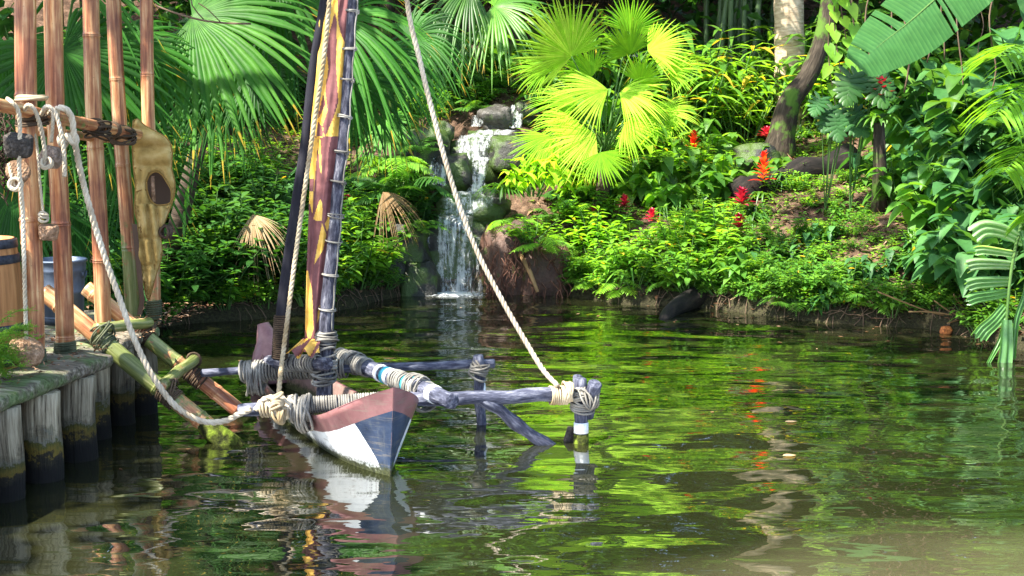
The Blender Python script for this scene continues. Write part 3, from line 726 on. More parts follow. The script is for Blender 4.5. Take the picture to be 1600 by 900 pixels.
for i,(pa) in enumerate([[(210,350),(213,380),(217,420),(222,470),(218,492)]]):
    prev=None
    for px,py in pa:
        row=(mb.vert(P(px-4,py,11.16)),mb.vert(P(px+4,py,11.14)))
        if prev: mb.face((prev[0],prev[1],row[1],row[0]))
        prev=row
part('strap',mb,M_strap_shade,vest)
mb=MB(); messy(mb,P(259,362,11.18),(0,-1,0),.045,7,.010,3,.02,.7); part('tie_cord',mb,M_strap_shade,vest)
mb=MB(); mb.tube([P(238,275,11.2),P(240,316,11.2)],.017,8); part('toggle',mb,M_cork,vest)

# ================================================================== barrel, tub, asparagus fern
m,nt=nodes('barrel_staves'); v=vec(nt,'rest',(1,1,.06)); n=noise_(nt,v,22,5,.6); c=ramp(nt,n,[(.3,(.16,.065,.02)),(.55,(.36,.16,.055)),(.75,(.50,.27,.11))]); finish(nt,c,.6,n,.3,.005,.3); M_barrel=m
m,nt=nodes('dark_iron_hoop'); finish(nt,ramp(nt,noise_(nt,vec(nt,'pos'),30,4),[(.4,(.015,.017,.028)),(.7,(.05,.055,.075))]),.55,None,spec=.4,metal=.4); M_hoop=m
m,nt=nodes('galvanised_blue_metal'); n=noise_(nt,vec(nt,'pos',(1,1,.5)),9,5,.6); finish(nt,ramp(nt,n,[(.3,(.06,.08,.12)),(.6,(.13,.165,.23)),(.8,(.25,.29,.36))]),.45,n,.15,.004,.5,metal=.35); M_tub=m
bc=P(-22,578,9.27); bc.z=DZ+.012
br=thing('barrel','wooden barrel with dark iron hoops standing at the left edge of the dock','barrel',bc)
def bp(h): return .225+.035*math.sin(PI*h/.86)
mb=MB().lathe(bc,[(.001,.82),(.21,.82),(.21,.86),(.225,.86)]+[(bp(h*.86/16),h*.86/16) for h in range(16,-1,-1)],36); part('staves',mb,M_barrel,br)
for h in (.80,.70,.24,.12,.02):
    mb=MB().lathe(bc,[(bp(h)+.001,h-.002),(bp(h)+.008,h),(bp(h+.05)+.008,h+.055),(bp(h+.05)+.001,h+.057)],36); part('hoop',mb,M_hoop,br)
tc=P(98,505,11.2); tc.z=DZ+.012
tb=thing('metal_tub','blue grey galvanised metal tub standing behind the second bamboo pole','tub',tc)
mb=MB().lathe(tc,[(.001,.01),(.150,.01),(.155,0),(.162,.05),(.168,.06),(.165,.07),(.178,.25),(.184,.26),(.180,.27),(.190,.42),(.198,.43),(.196,.44),(.200,.495),(.210,.50),(.212,.512),(.204,.518),(.196,.51),(.165,.05),(.001,.04)],36); part('body',mb,M_tub,tb)
mb=MB(); c0=tc+V((.2,-.03,.42)); mb.tube([c0+V((.0,.05*math.cos(k*PI/6),-.03*math.sin(k*PI/6)*1.5)) for k in range(7)],.008,6); part('handle',mb,M_tub,tb)
rr=random.Random(31); mb=MB(); ab=P(-40,585,8.75); ab.z=DZ
for i in range(30):
    a=rr.uniform(-1.0,1.6); L=rr.uniform(.3,.62); h=V((math.cos(a),math.sin(a)*.6-.2,0)); e=rr.uniform(.6,1.5); pts=[ab+V((0,0,.05))+h*(L*t*.75)+V((0,0,L*(e*t-.75*t*t))) for t in [k/9 for k in range(10)]]
    mb.tube(pts,.0025,4,cap=False)
    for k in range(2,10):
        for sg in(-1,1):
            for q in range(2):
                d=(V((-h.y,h.x,0))*sg+h*rr.uniform(.2,.7)+V((0,0,rr.uniform(-.2,.3)))).normalized(); l=.075*rr.uniform(.6,1.1); p0=pts[k]; p1=p0+d*l
                mb.tube([p0,p1],.0014,3,cap=False)
                for w in range(7):
                    pp=p0.lerp(p1,(w+1)/7); leaf(mb,pp,d+rdir(rr)*.9,V((0,0,1)),.026,.004,'blade',.1,.1,rr.uniform(.2,.8),0)
solo('asparagus_fern',mb,L_bright,'feathery bright green fern in front of the barrel at the left edge','fern',org=ab)
# ================================================================== outrigger canoe
bow=V((-.80,9.03,0)); stern=V((-2.14,12.25,0)); AX=(stern-bow).normalized(); LAT=V((AX.y,-AX.x,0)); LEN=(stern-bow).length  # LAT points to image right
canoe=thing('outrigger_canoe','mauve white and navy outrigger canoe with a furled sail floating beside the dock','boat',(-1.4,10.6,0))
def gz(s): return .185+.43*math.exp(-s/.52)+.20*math.exp(-(LEN-s)/.22)
def hb(s): return .335*(1-math.exp(-(s+.0005)/.145))*(1-math.exp(-(LEN-s+.02)/.5))*(1 if True else 0)
def hull_pt(s,q,sg,ins=0.0):
    # q: 0 keel .. 1 gunwale
    top=gz(s); bot=-.28+.20*math.exp(-s/.2)+.1*math.exp(-(LEN-s)/.3); b=hb(s)
    z=bot+(top-bot)*q; fl=math.exp(-s/.8); pr=(q**.55)*(1-fl)+(q**1.05)*fl
    wd=max(.004,b*pr-ins)
    rake=-.10*max(0,z)/.63*math.exp(-s/.35)+.02*math.exp(-s/.1)*0
    return bow+AX*(s+rake)+LAT*(sg*wd)+V((0,0,z))
S=[0,.01,.03,.06,.1,.15,.2,.27,.35,.45,.55,.7,.85,1,1.2,1.4,1.6,1.8,2,2.2,2.4,2.6,2.8,2.95,3.1,3.2,3.28,LEN]
Q=[0,.15,.3,.4,.5,.6,.7,.78,.86,.93,1]
mb=MB()
for sg in(-1,1):
    rows=[[mb.vert(hull_pt(s,q,sg),.5,(s,hull_pt(s,q,sg).z,gz(s))) for q in Q] for s in S]
    for i in range(len(S)-1):
        for j in range(len(Q)-1):
            f=(rows[i][j],rows[i][j+1],rows[i+1][j+1],rows[i+1][j]); mb.face(f if sg<0 else f[::-1])
    inn=[[mb.vert(hull_pt(s,q,sg,.035),.5,(9,hull_pt(s,q,sg).z,gz(s))) for q in Q if q>=.5] for s in S]
    for i in range(5,len(S)-1):
        a,b=rows[i][-1],rows[i+1][-1]; c_,d=inn[i][-1],inn[i+1][-1]; mb.face((a,b,d,c_) if sg>0 else (a,c_,d,b))
        for j in range(len(inn[0])-1):
            f=(inn[i][j],inn[i+1][j],inn[i+1][j+1],inn[i][j+1]); mb.face(f if sg<0 else f[::-1])
nst_=len(Q); L0=[mb.vert(hull_pt(0,q,-1)-AX*.004,.5,(0,hull_pt(0,q,1).z,gz(0))) for q in Q]; R0=[mb.vert(hull_pt(0,q,1)-AX*.004,.5,(0,hull_pt(0,q,1).z,gz(0))) for q in Q]
for j in range(nst_-1): mb.face((L0[j],R0[j],R0[j+1],L0[j+1]))
for i in range(7):
    q4=[hull_pt(S[i],1,-1),hull_pt(S[i],1,1),hull_pt(S[i+1],1,1),hull_pt(S[i+1],1,-1)]; mb.face([mb.vert(p-V((0,0,.004)),.5,(1,p.z,p.z)) for p in q4])
m,nt=nodes('painted_hull'); r=N(nt,'ShaderNodeAttribute',attribute_name='rest').outputs['Vector']; sp=N(nt,'ShaderNodeSeparateXYZ'); nt.links.new(r,sp.inputs[0]); s_,z_,g_=sp.outputs
pv=vec(nt,'pos'); n1=noise_(nt,pv,7,5,.65); n2=noise_(nt,pv,45,4,.7); sc_=noise_(nt,vec(nt,'rest',(1,9,1)),6,5,.7); jit=math_(nt,'MULTIPLY',math_(nt,'SUBTRACT',n1,.5),.012)
rel=math_(nt,'ADD',math_(nt,'SUBTRACT',g_,z_),jit)         # distance below the gunwale
bandw=math_(nt,'ADD',.085,math_(nt,'MULTIPLY',g_,.12))
band=math_(nt,'LESS_THAN',rel,bandw)
lim=math_(nt,'ADD',.07,math_(nt,'MULTIPLY',z_,.34)); navy=math_(nt,'LESS_THAN',math_(nt,'ADD',s_,jit),lim)
white=ramp(nt,n1,[(.3,(.52,.56,.60)),(.6,(.68,.71,.74)),(.8,(.78,.79,.79))])
nav=ramp(nt,n1,[(.3,(.010,.020,.045)),(.7,(.028,.048,.095))]); mau=ramp(nt,n1,[(.3,(.13,.055,.055)),(.7,(.24,.11,.11))])
c=mixc(nt,navy,white,nav); c=mixc(nt,band,c,mau)
ins=math_(nt,'GREATER_THAN',s_,8.0); c=mixc(nt,ins,c,ramp(nt,n1,[(.3,(.12,.075,.065)),(.7,(.22,.14,.12))]))
scr=ramp(nt,n2,[(.66,(0,0,0)),(.74,(.5,.5,.5))]); c=mixc(nt,scr,c,(.30,.28,.25))
c=mixc(nt,ramp(nt,sc_,[(.36,(.45,.45,.45)),(.46,(0,0,0))]),c,(.16,.14,.11)); drip=noise_(nt,vec(nt,'pos',(1,1,.12)),22,4,.6); c=mixc(nt,ramp(nt,drip,[(.56,(0,0,0)),(.76,(.22,.22,.22))]),c,(.20,.20,.15))
wz=math_(nt,'ADD',z_,math_(nt,'MULTIPLY',math_(nt,'SUBTRACT',n2,.5),.16)); al=ramp(nt,wz,[(.035,(1,1,1)),(.085,(0,0,0))]); c=mixc(nt,al,c,ramp(nt,n2,[(.35,(.01,.012,.006)),(.65,(.07,.08,.03))]))
finish(nt,c,ramp(nt,n1,[(.3,(.28,.28,.28)),(.7,(.5,.5,.5))]),n2,.2,.006,.3); M_hull=m
part('hull',mb,M_hull,canoe)
m,nt=nodes('mauve_paint'); finish(nt,ramp(nt,noise_(nt,vec(nt,'pos'),9,5,.65),[(.3,(.19,.085,.09)),(.7,(.33,.18,.17))]),.45,noise_(nt,vec(nt,'pos'),40),.15,.005); M_mauve=m
# stern horn
mb=MB(); sb=bow+AX*(LEN-.02); pts=[sb+AX*(-.10)+V((0,0,.0)),sb+AX*(-.06)+V((0,0,.15)),sb+AX*(-.02)+V((0,0,.28)),sb+AX*.03+V((-.01,0,.38)),sb+AX*.06+V((-.03,0,.47)),sb+AX*.07+V((-.04,0,.52))]
mb.tube(pts,[.20,.19,.155,.10,.068,.05],18); part('stern_post',mb,M_mauve,canoe)
# thwart inside
# beams
zb=.36
fb0=P(373,641,9.62);fb1=P(650,622,9.72)
mb=MB(); pole(mb,fb0,fb1,.046,.05,seed=1); part('crossbeam',mb,M_driftblue,canoe)
bb0=P(316,583,10.75); bb1=P(772,568,10.55)
mb=MB(); pole(mb,bb0,bb1,.030,.036,seed=2,k=26,wob=.03); part('crossbeam',mb,M_driftblue,canoe)
fr0=P(640,624,9.66);fr1=P(893,617,9.92)
mb=MB(); pole(mb,fr0,fr1,.050,.052,seed=3,kn=.05,wob=.03); ob=part('outrigger_beam',mb,M_driftblue,canoe)
mb=MB(); q0=P(745,620,9.78); pts=[q0,P(775,636,9.8),P(800,657,9.85),P(825,676,9.9),P(850,692,9.94),P(880,706,9.98)]; mb.tube(resample(pts,.05),[.050]*1+[.046+.006*math.sin(i) for i in range(len(resample(pts,.05))-5)]+[.042,.036,.028,.018],12); part('branch',mb,M_driftblue,canoe)
dg0=P(527,556,10.95);dg1=P(706,627,9.42)
mb=MB(); pole(mb,dg0,dg1,.060,.058,seed=4,k=20); part('side_pole',mb,M_driftblue,canoe)
m,nt=nodes('white_paint'); finish(nt,ramp(nt,noise_(nt,vec(nt,'pos'),30,4,.6),[(.3,(.5,.53,.56)),(.6,(.78,.8,.8))]),.5); M_white=m
m,nt=nodes('cyan_paint'); finish(nt,(.05,.36,.46),.5); M_cyan=m
dd=(dg1-dg0)
for t,w,mt in((.42,.012,M_white),(.47,.010,M_cyan),(.50,.012,M_white),(.66,.014,M_cyan),(.715,.012,M_white),(.86,.02,M_white)):
    c=dg0.lerp(dg1,t); d=dd.normalized(); mb=MB().tube([c-d*w*1.6,c+d*w*1.6],[.0665,.0665],16); part('painted_band',mb,mt,canoe)
mb=MB(); wrapc(mb,dg0.lerp(dg1,.02),dg0.lerp(dg1,.30),.062,20,.008,2,.01); messy(mb,dg0.lerp(dg1,.16),dd,.075,7,.008,3,.12,.5); part('lashing',mb,R_grey,canoe)
mb=MB(); wrapc(mb,dg0.lerp(dg1,.53),dg0.lerp(dg1,.64),.062,7,.008,4,.01); messy(mb,dg0.lerp(dg1,.72),dd,.080,8,.008,5,.07,.45); messy(mb,dg0.lerp(dg1,.76)+V((.02,0,-.05)),dd,.10,6,.008,6,.05,.3); part('lashing',mb,R_grey,canoe)
# wrapped sections
mb=MB(); wrapc(mb,fb0.lerp(fb1,.38),fb0.lerp(fb1,.97),.050,42,.0085,7,.004); part('lashing',mb,R_grey,canoe)
mb=MB(); wrapc(mb,fb0.lerp(fb1,.12),fb0.lerp(fb1,.22),.050,6,.010,8,.01); part('lashing',mb,R_tan,canoe)
mb=MB(); c0=fb0.lerp(fb1,.26); messy(mb,c0,(fb1-fb0),.062,9,.011,9,.10,.5); messy(mb,c0+V((.12,0,-.01)),(fb1-fb0),.085,9,.010,10,.06,.35); messy(mb,c0+V((.13,0,-.05)),(fb1-fb0),.11,6,.010,11,.03,.25); part('lashing',mb,R_grey,canoe)
mb=MB(); rope(mb,[fb0.lerp(fb1,.10)+V((0,-.05,.0)),fb0.lerp(fb1,.15)+V((0,-.02,.07)),fb0.lerp(fb1,.24)+V((0,-.05,.08)),fb0.lerp(fb1,.30)+V((0,-.08,.02)),fb0.lerp(fb1,.33)+V((0,-.03,-.08))],.02); rope(mb,[fb0.lerp(fb1,.27)+V((0,-.02,-.07)),fb0.lerp(fb1,.28)+V((0,-.09,.0)),fb0.lerp(fb1,.30)+V((0,-.03,.075)),fb0.lerp(fb1,.31)+V((0,.05,0))],.02); part('lashing',mb,R_white,canoe)
mb=MB(); wrapc(mb,bb0.lerp(bb1,.14),bb0.lerp(bb1,.50),.062,34,.010,12,.006); part('lashing',mb,R_grey,canoe)
mb=MB(); wrapc(mb,bb0.lerp(bb1,.14),bb0.lerp(bb1,.22),.075,8,.010,13,.02); messy(mb,bb0.lerp(bb1,.18)+V((0,0,-.06)),(1,0,0),.11,8,.010,14,.06,.25); part('lashing',mb,R_grey,canoe)
# mast and spar
ms=[(507,628,10.30),(509,545,10.3),(511,487,10.3),(516,430,10.3),(523,363,10.3),(528,290,10.3),(535,233,10.3),(540,167,10.3),(546,77,10.3),(552,-5,10.3),(560,-120,10.3)]
mp_=[P(*a) for a in ms]; mp_.append(mp_[-1]+(mp_[-1]-mp_[-2])*1.2)
mq=resample(mp_,.09); mrad=[(.062-.026*min(1,i/(len(mq)-1)*1.8))*(1+.06*noise.noise(V((i*.8,1,0)))) for i in range(len(mq))]
mb=MB().tube(mq,mrad,14); part('mast',mb,M_mast,canoe)
sp_=[(437,562,10.36),(442,480,10.36),(453,397,10.36),(469,285,10.36),(478,225,10.36),(489,120,10.36),(498,60,10.34),(508,0,10.33),(522,-110,10.3)]
sq=resample([P(*a) for a in sp_]+[P(540,-250,10.3)],.12); mb=MB().tube(sq,[.050-.018*i/len(sq) for i in range(len(sq))],12); part('spar',mb,M_spar,canoe)
mb=MB(); wrapc(mb,P(437,560,10.36),P(441,492,10.36),.052,22,.007,15,.002); part('lashing',mb,R_dark,canoe)
sh0=P(420,566,10.75);sh1=P(512,569,10.1)
mb=MB(); pole(mb,sh0,sh1,.055,.050,seed=7); part('mast_foot_log',mb,M_mast,canoe)
mb=MB(); wrapc(mb,sh0.lerp(sh1,.3),sh0.lerp(sh1,.85),.055,12,.009,16,.01); messy(mb,P(508,560,10.25),(0,0,1),.075,7,.009,17,.05,.5); messy(mb,P(506,590,10.28),(0,0,1),.078,6,.009,18,.04,.4); part('lashing',mb,R_grey,canoe)
mb=MB(); wrapc(mb,P(509,545,10.3),P(510,518,10.3),.064,5,.009,19,.006); messy(mb,P(510,530,10.3),(0,0,1),.075,4,.008,20,.03,.2); part('lashing',mb,R_grey,canoe)
mb=MB(); prevp=None
def mastat(py): 
    for a,b in zip(ms,ms[1:]):
        if a[1]>=py>=b[1]:
            t=(a[1]-py)/(a[1]-b[1]); return P(a[0]+(b[0]-a[0])*t,py,10.3)
    return mp_[-1]
for k,py in enumerate([18,75,125,182,238,285,337,378,428,482,520]):
    c=mastat(py); messy(mb,c,(.12,0,1),(.044+.012*py/520),2,.0055,30+k,.010,.12)
    messy(mb,c+V((.042,-.03,-.01)),(0,1,0),.010,2,.0045,50+k,.01,.5)
pts=[mastat(py)+V((.036+.010*py/520+.004*math.sin(py*.11),-.035,0)) for py in range(0,525,12)]; mb.tube(resample(pts,.06),.0055,6)
part('lace_line',mb,R_grey,canoe)
# sail
m,nt=nodes('painted_sailcloth'); t=N(nt,'ShaderNodeAttribute',attribute_name='tint').outputs['Fac']; pv=vec(nt,'pos'); n1=noise_(nt,pv,14,4,.6)
ma=ramp(nt,n1,[(.3,(.15,.055,.055)),(.7,(.24,.10,.10))]); ye=ramp(nt,n1,[(.3,(.72,.38,.05)),(.7,(.86,.56,.14))]); c=mixc(nt,ramp(nt,t,[(.46,(0,0,0)),(.54,(1,1,1))]),ma,ye)
finish(nt,c,.7,noise_(nt,vec(nt,'pos',(1,1,.15)),30,3,.5),.4,.02,.2,trans=.12); M_sail=m
c4=lambda L:[(380+x/3,y/3) for x,y in L]; c5=lambda L:[(380+x/3,280+y/3) for x,y in L]
TOG=[c4([(440,-60),(505,-60),(492,100),(482,205),(462,170),(446,110)]),c4([(430,55),(440,110),(436,300),(446,480),(420,560),(384,642),(368,600),(395,520),(384,420),(400,320),(390,230),(405,150)]),c4([(376,440),(386,490),(350,562),(356,520)]),c4([(350,570),(376,600),(370,646),(345,645)]),
     c4([(348,645),(362,650),(368,820),(360,800)]),c4([(330,640),(352,650),(332,900),(300,900)]),c5([(300,-5),(333,-5),(325,165),(314,120),(300,120)]),c5([(362,90),(372,120),(368,198),(328,190),(346,130)]),c5([(420,130),(412,200),(392,245),(383,210)]),c5([(370,205),(390,262),(375,330),(332,402),(350,300)]),c5([(295,430),(304,430),(322,520),(330,700),(310,765),(290,700)]),c5([(385,560),(365,620),(345,680),(352,600)])]
def pin(x,y,o):
    ins=False;j=len(o)-1
    for i in range(len(o)):
        if (o[i][1]>y)!=(o[j][1]>y) and x<(o[j][0]-o[i][0])*(y-o[i][1])/(o[j][1]-o[i][1])+o[i][0]: ins=not ins
        j=i
    return ins
LE=[(-120,517),(0,508),(35,498),(60,499),(125,493),(180,487),(233,483),(283,484),(423,479),(500,477),(532,476),(548,470)]
RE=[(-120,558),(0,549),(77,543),(167,537),(233,530),(290,524),(363,518),(430,511),(487,505),(548,503)]
def ip(T,y):
    for a,b in zip(T,T[1:]):
        if a[0]<=y<=b[0]: return a[1]+(b[1]-a[1])*(y-a[0])/(b[0]-a[0])
    return T[-1][1]
mb=MB(); NU=40; rows=[]
for k in range(331):
    py=-110+2.0*k; row=[]
    for i in range(NU+1):
        u=i/NU; px=ip(LE,py)*(1-u)+ip(RE,py)*u; y=10.31-.010*math.sin(u*PI*3+py*.006)-.005*math.sin(u*PI*7+1.3+py*.013)-.02*math.sin(u*PI)+.02*noise.noise(V((u*3,py*.02,0)))
        tg=1 if py<213 else 0
        for o_ in TOG:
            if pin(px,py,o_): tg=1-tg
        row.append(mb.vert(P(px,py,y),tg))
    rows.append(row)
for a,b in zip(rows,rows[1:]):
    for i in range(NU): mb.face((a[i],a[i+1],b[i+1],b[i]))
# foot of the sail gathered over the log
FL=[(548,470,503),(536,478,500)]
rows=[]
for k in range(25):
    t=k/24; row=[]
    for i in range(31):
        u=i/30; a=P(474+28*u,528,10.30); b=P(446+54*u,553+4*math.sin(u*20),10.12-.05*u); p=a.lerp(b,t)+V((0,-.05*math.sin(t*PI)-.03*math.sin(u*19+t*3),.025*math.sin(u*14)*t))
        row.append(mb.vert(p,1 if (math.sin(u*11+t*2.5)>-.45 and t>.05) else 0))
    rows.append(row)
for a,b in zip(rows,rows[1:]):
    for i in range(30): mb.face((a[i],a[i+1],b[i+1],b[i]))
part('furled_sail',mb,M_sail,canoe)
# halyard and stay
mb=MB(); rope(mb,[P(530,-130,10.2),P(515,0,10.2),P(507,83,10.2),P(490,200,10.2),P(477,290,10.2),P(460,413,10.2),P(443,547,10.0),P(438,590,9.7),P(434,632,9.55)],.017); messy(mb,P(433,628,9.5),(0,.2,1),.035,6,.012,21,.04,.5); messy(mb,P(434,650,9.5),(1,0,.1),.05,6,.010,22,.03,.6); part('halyard',mb,R_tan,canoe)
mb=MB(); rope(mb,[P(628,-160,10.1),P(636,0,10.1),P(655,90,10.1),P(677,180,10.1),P(706,285,10.1),P(742,385,10.1),P(785,470,10.05),P(825,540,10.0),P(850,580,9.93),P(872,603,9.86)],.0185); part('stay_rope',mb,R_white,canoe)
# outrigger posts
p0=P(907,592,9.98);p1=P(908,735,9.98); p1.z=-.15
mb=MB(); pole(mb,p0,p1,.045,.052,seed=8,wob=.01); part('float_post',mb,M_driftblue,canoe)
mb=MB().tube([P(908,660,9.97),P(908,676,9.97)],[.053,.054],16); part('painted_band',mb,M_white,canoe)
mb=MB().tube([P(908,678,9.97),P(908,705,9.97)],[.0545,.057],16); part('moss_growth',mb,M_moss,canoe)
mb=MB(); pole(mb,P(930,600,9.88),P(918,650,10.05),.052,.045,seed=9); part('fork_stub',mb,M_driftblue,canoe)
mb=MB(); pole(mb,P(903,588,10.12),P(905,625,10.02),.036,.04,seed=10); part('fork_stub',mb,M_driftblue,canoe)
mb=MB(); mb.tube([P(893,668,10.05),P(889,690,10.05),P(887,720,10.05)],[.03,.045,.06],10); part('submerged_block',mb,M_corkd,canoe)
mb=MB(); wrapc(mb,fr1-(fr1-fr0).normalized()*.16,fr1-(fr1-fr0).normalized()*.03,.058,9,.008,23,.008); part('lashing',mb,R_tan,canoe)
mb=MB(); messy(mb,P(910,628,9.98),(0,0,1),.075,14,.009,24,.07,.45); messy(mb,P(918,622,9.95),(1,.3,.2),.08,8,.008,25,.05,.5); part('lashing',mb,R_grey,canoe)
mb=MB(); messy(mb,P(886,612,9.88),(1,0,0),.062,5,.011,26,.02,.3); part('rope_eye',mb,R_tan,canoe)
p0=P(747,556,10.5);p1=P(752,668,10.6);p1.z=-.1
mb=MB(); pole(mb,p0,p1,.040,.038,seed=11); part('float_post',mb,M_driftblue,canoe)
mb=MB().tube([P(750,600,10.56),P(751,635,10.59)],[.043,.042],14); part('painted_band',mb,M_white,canoe)
mb=MB(); messy(mb,P(748,578,10.52),(.3,0,1),.062,10,.009,27,.05,.5); part('lashing',mb,R_grey,canoe)

# ================================================================== waterfall
def rockmat(name,a,b,c3,moss=.2):
    m,nt=nodes(name); v=vec(nt,'pos'); n1=noise_(nt,v,4,6,.7); n2=noise_(nt,v,26,5,.7)
    c=ramp(nt,n1,[(.3,a),(.55,b),(.75,c3)]); c=mixc(nt,.5,c,ramp(nt,n2,[(.3,(.3,.3,.3)),(.7,(1.5,1.5,1.5))]),'MULTIPLY')
    mm=noise_(nt,v,3.1,4,.6); c=mixc(nt,ramp(nt,mm,[(.62-moss*.3,(0,0,0)),(.7-moss*.3,(.85,.85,.85))]),c,(.05,.09,.012)); finish(nt,c,.45,n2,.8,.03,.5); return m
M_rock=rockmat('wet_dark_rock',(.007,.007,.005),(.018,.017,.013),(.05,.045,.036),.55); M_rockp=rockmat('pale_wet_rock',(.02,.018,.016),(.07,.062,.055),(.20,.18,.165),.25); M_earth=rockmat('reddish_root_earth',(.035,.016,.010),(.10,.05,.035),(.20,.12,.09),.12)
def rock(px,py,Y,rx,ry,rz,mat,label,seed,group=None,name='rock',amp=.3,p=None):
    c=P(px,py,Y) if p is None else p; mb=MB(); n=26;k=16; rows=[]
    for i in range(k+1):
        th=PI*i/k; row=[]
        for j in range(n):
            ph=2*PI*j/n; d=V((math.sin(th)*math.cos(ph),math.sin(th)*math.sin(ph),math.cos(th)))
            f=1+amp*noise.noise(d*1.5+V((seed*3.1,0,0)))+amp*.5*noise.noise(d*4+V((0,seed*2.7,0)))+amp*.2*noise.noise(d*9+V((0,seed,0)))
            d2=V((math.copysign(abs(d.x)**.75,d.x),math.copysign(abs(d.y)**.75,d.y),math.copysign(abs(d.z)**.75,d.z)))
            row.append(mb.vert(c+V((d2.x*rx*f,d2.y*ry*f,d2.z*rz*f))))
        rows.append(row)
    for a,b in zip(rows,rows[1:]):
        for j in range(n): mb.face((a[j],b[j],b[(j+1)%n],a[(j+1)%n]))
    return solo(name,mb,mat,label,'rock',group,org=c)
rock(708,420,18.9,.75,.35,.62,M_rock,'dark wet rock face directly behind the lowest curtain of the waterfall',1)
rock(620,405,18.55,.48,.5,.55,M_rock,'black boulder in shade left of the lowest waterfall',2)
rock(655,445,18.3,.28,.3,.35,M_rock,'small black rock at the left foot of the waterfall',3)
rock(795,415,18.55,.40,.45,.55,M_earth,'reddish brown root covered rock right of the waterfall foot',4)
rock(850,430,18.4,.35,.4,.42,M_earth,'rounded reddish brown earth bank right of the root covered rock',5)
rock(738,330,19.25,.50,.45,.24,M_rock,'flat wet ledge the lowest waterfall pours over',6)
rock(712,272,19.75,.26,.3,.27,M_rock,'black boulder splitting the middle of the waterfall in two',7)
rock(665,235,20.0,.32,.4,.34,M_rock,'dark boulder left of the upper waterfall',8)
rock(690,215,20.3,.16,.25,.24,M_rock,'narrow dark stone beside the left of the upper waterfall',9)
rock(775,186,20.9,.24,.3,.19,M_rockp,'pale smooth boulder near the top of the waterfall',10)
rock(822,178,21.3,.2,.3,.17,M_rock,'dark rock beside the top trickle of the waterfall',11)
rock(735,262,20.3,.42,.4,.36,M_rock,'wet dark rock under the middle cascade',12)
rock(800,245,20.2,.35,.35,.30,M_rock,'shaded rock right of the middle cascade',13)
rock(770,225,20.75,.42,.35,.22,M_rock,'sloping rock under the upper cascade',14)
rock(770,320,19.4,.2,.3,.22,M_rockp,'pale brown stone on the right of the waterfall ledge',15)
rock(585,436,17.8,.12,.15,.06,M_earth,'small flat reddish stone by the water left of the waterfall',16,amp=.15)
m,nt=nodes('falling_water'); v=vec(nt,'rest',(1,.16,1)); n1=noise_(nt,v,13,5,.75,.3); n2=noise_(nt,vec(nt,'rest',(1,.5,1)),28,4,.8); tt=N(nt,'ShaderNodeAttribute',attribute_name='tint').outputs['Fac']
al=math_(nt,'ADD',n1,math_(nt,'MULTIPLY',math_(nt,'SUBTRACT',n2,.5),.5)); al=math_(nt,'ADD',al,math_(nt,'MULTIPLY',math_(nt,'SUBTRACT',tt,.5),.5)); al=ramp(nt,al,[(.46,(.03,.03,.03)),(.62,(.55,.55,.55)),(.85,(.9,.9,.9))])
finish(nt,(.78,.82,.84),.25,n2,.5,.02,.6,trans=.25,tcol=None if False else ramp(nt,n2,[(0,(.8,.85,.9)),(1,(.8,.85,.9))]),alpha=al); M_fall=m
wf=thing('waterfall','white waterfall stepping down dark rocks into the back of the pond','waterfall',P(710,458,18.3))
def sheet(rows,name,tints=.5,seed=0):
    # rows: list of (pxL,pxR,py,Y)
    rs=[]; 
    for a,b in zip(rows,rows[1:]):
        for k in range(6): t=k/6; rs.append(tuple(a[i]+(b[i]-a[i])*t for i in range(4)))
    rs.append(rows[-1]); mb=MB(); g=[]; L=0; last=None
    for q in rs:
        pc=P((q[0]+q[1])/2,q[2],q[3]); L+=(pc-last).length if last else 0; last=pc; row=[]
        for i in range(15):
            u=i/14; p=P(q[0]+(q[1]-q[0])*u,q[2],q[3]); p+=V((.01*noise.noise(V((u*6+seed,L*5,0))),-.05*math.sin(u*PI)-.05*noise.noise(V((u*7+seed,L*1.5,3))),.015*noise.noise(V((u*9,L*4,seed)))))
            e=min(u,1-u)*8; row.append(mb.vert(p,tints-(.35*(1-min(1,e))),(p.x,L+seed,seed)))
        g.append(row)
    for a,b in zip(g,g[1:]):
        for i in range(14): mb.face((a[i],a[i+1],b[i+1],b[i]))
    part(name,mb,M_fall,wf)
sheet([(690,742,328,18.85),(684,740,340,18.55),(680,738,352,18.45),(677,741,400,18.42),(675,743,462,18.38)],'cascade',.58,1)
sheet([(662,672,370,18.6),(660,671,410,18.45),(658,674,462,18.35)],'cascade',.42,9)
sheet([(742,750,370,18.6),(744,756,462,18.4)],'cascade',.45,10)
sheet([(708,770,298,19.25),(692,778,308,18.95),(688,770,322,18.82),(692,745,332,18.78)],'cascade',.56,2)
sheet([(735,765,246,19.9),(736,762,262,19.6),(738,758,285,19.4),(725,775,303,19.2)],'cascade',.56,3)
sheet([(672,700,245,19.75),(668,698,260,19.5),(672,700,290,19.35)],'cascade',.58,4)
sheet([(718,790,212,20.35),(712,770,222,20.0),(712,762,236,19.85),(716,768,250,19.7)],'cascade',.58,5)
sheet([(745,812,203,20.6),(720,790,214,20.25)],'cascade',.6,6)
sheet([(798,818,164,21.2),(796,818,180,21.0),(790,815,200,20.7)],'cascade',.58,7)
sheet([(738,765,180,20.9),(735,752,198,20.6)],'cascade',.5,8)
rr=random.Random(3); mb=MB()
fc=W(712,461,0); rows=[]
for i in range(9):
    row=[]
    for j in range(48):
        a=2*PI*j/48; rr_=i/8; p=V((fc.x+math.cos(a)*.50*rr_,fc.y+math.sin(a)*.42*rr_+.05,0)); p.z=.006+.035*(1-rr_)*(.5+.8*noise.noise(p*9)); row.append(mb.vert(p,1-rr_))
    rows.append(row)
for a_,b_ in zip(rows,rows[1:]):
    for j in range(48): mb.face((a_[j],b_[j],b_[(j+1)%48],a_[(j+1)%48]))
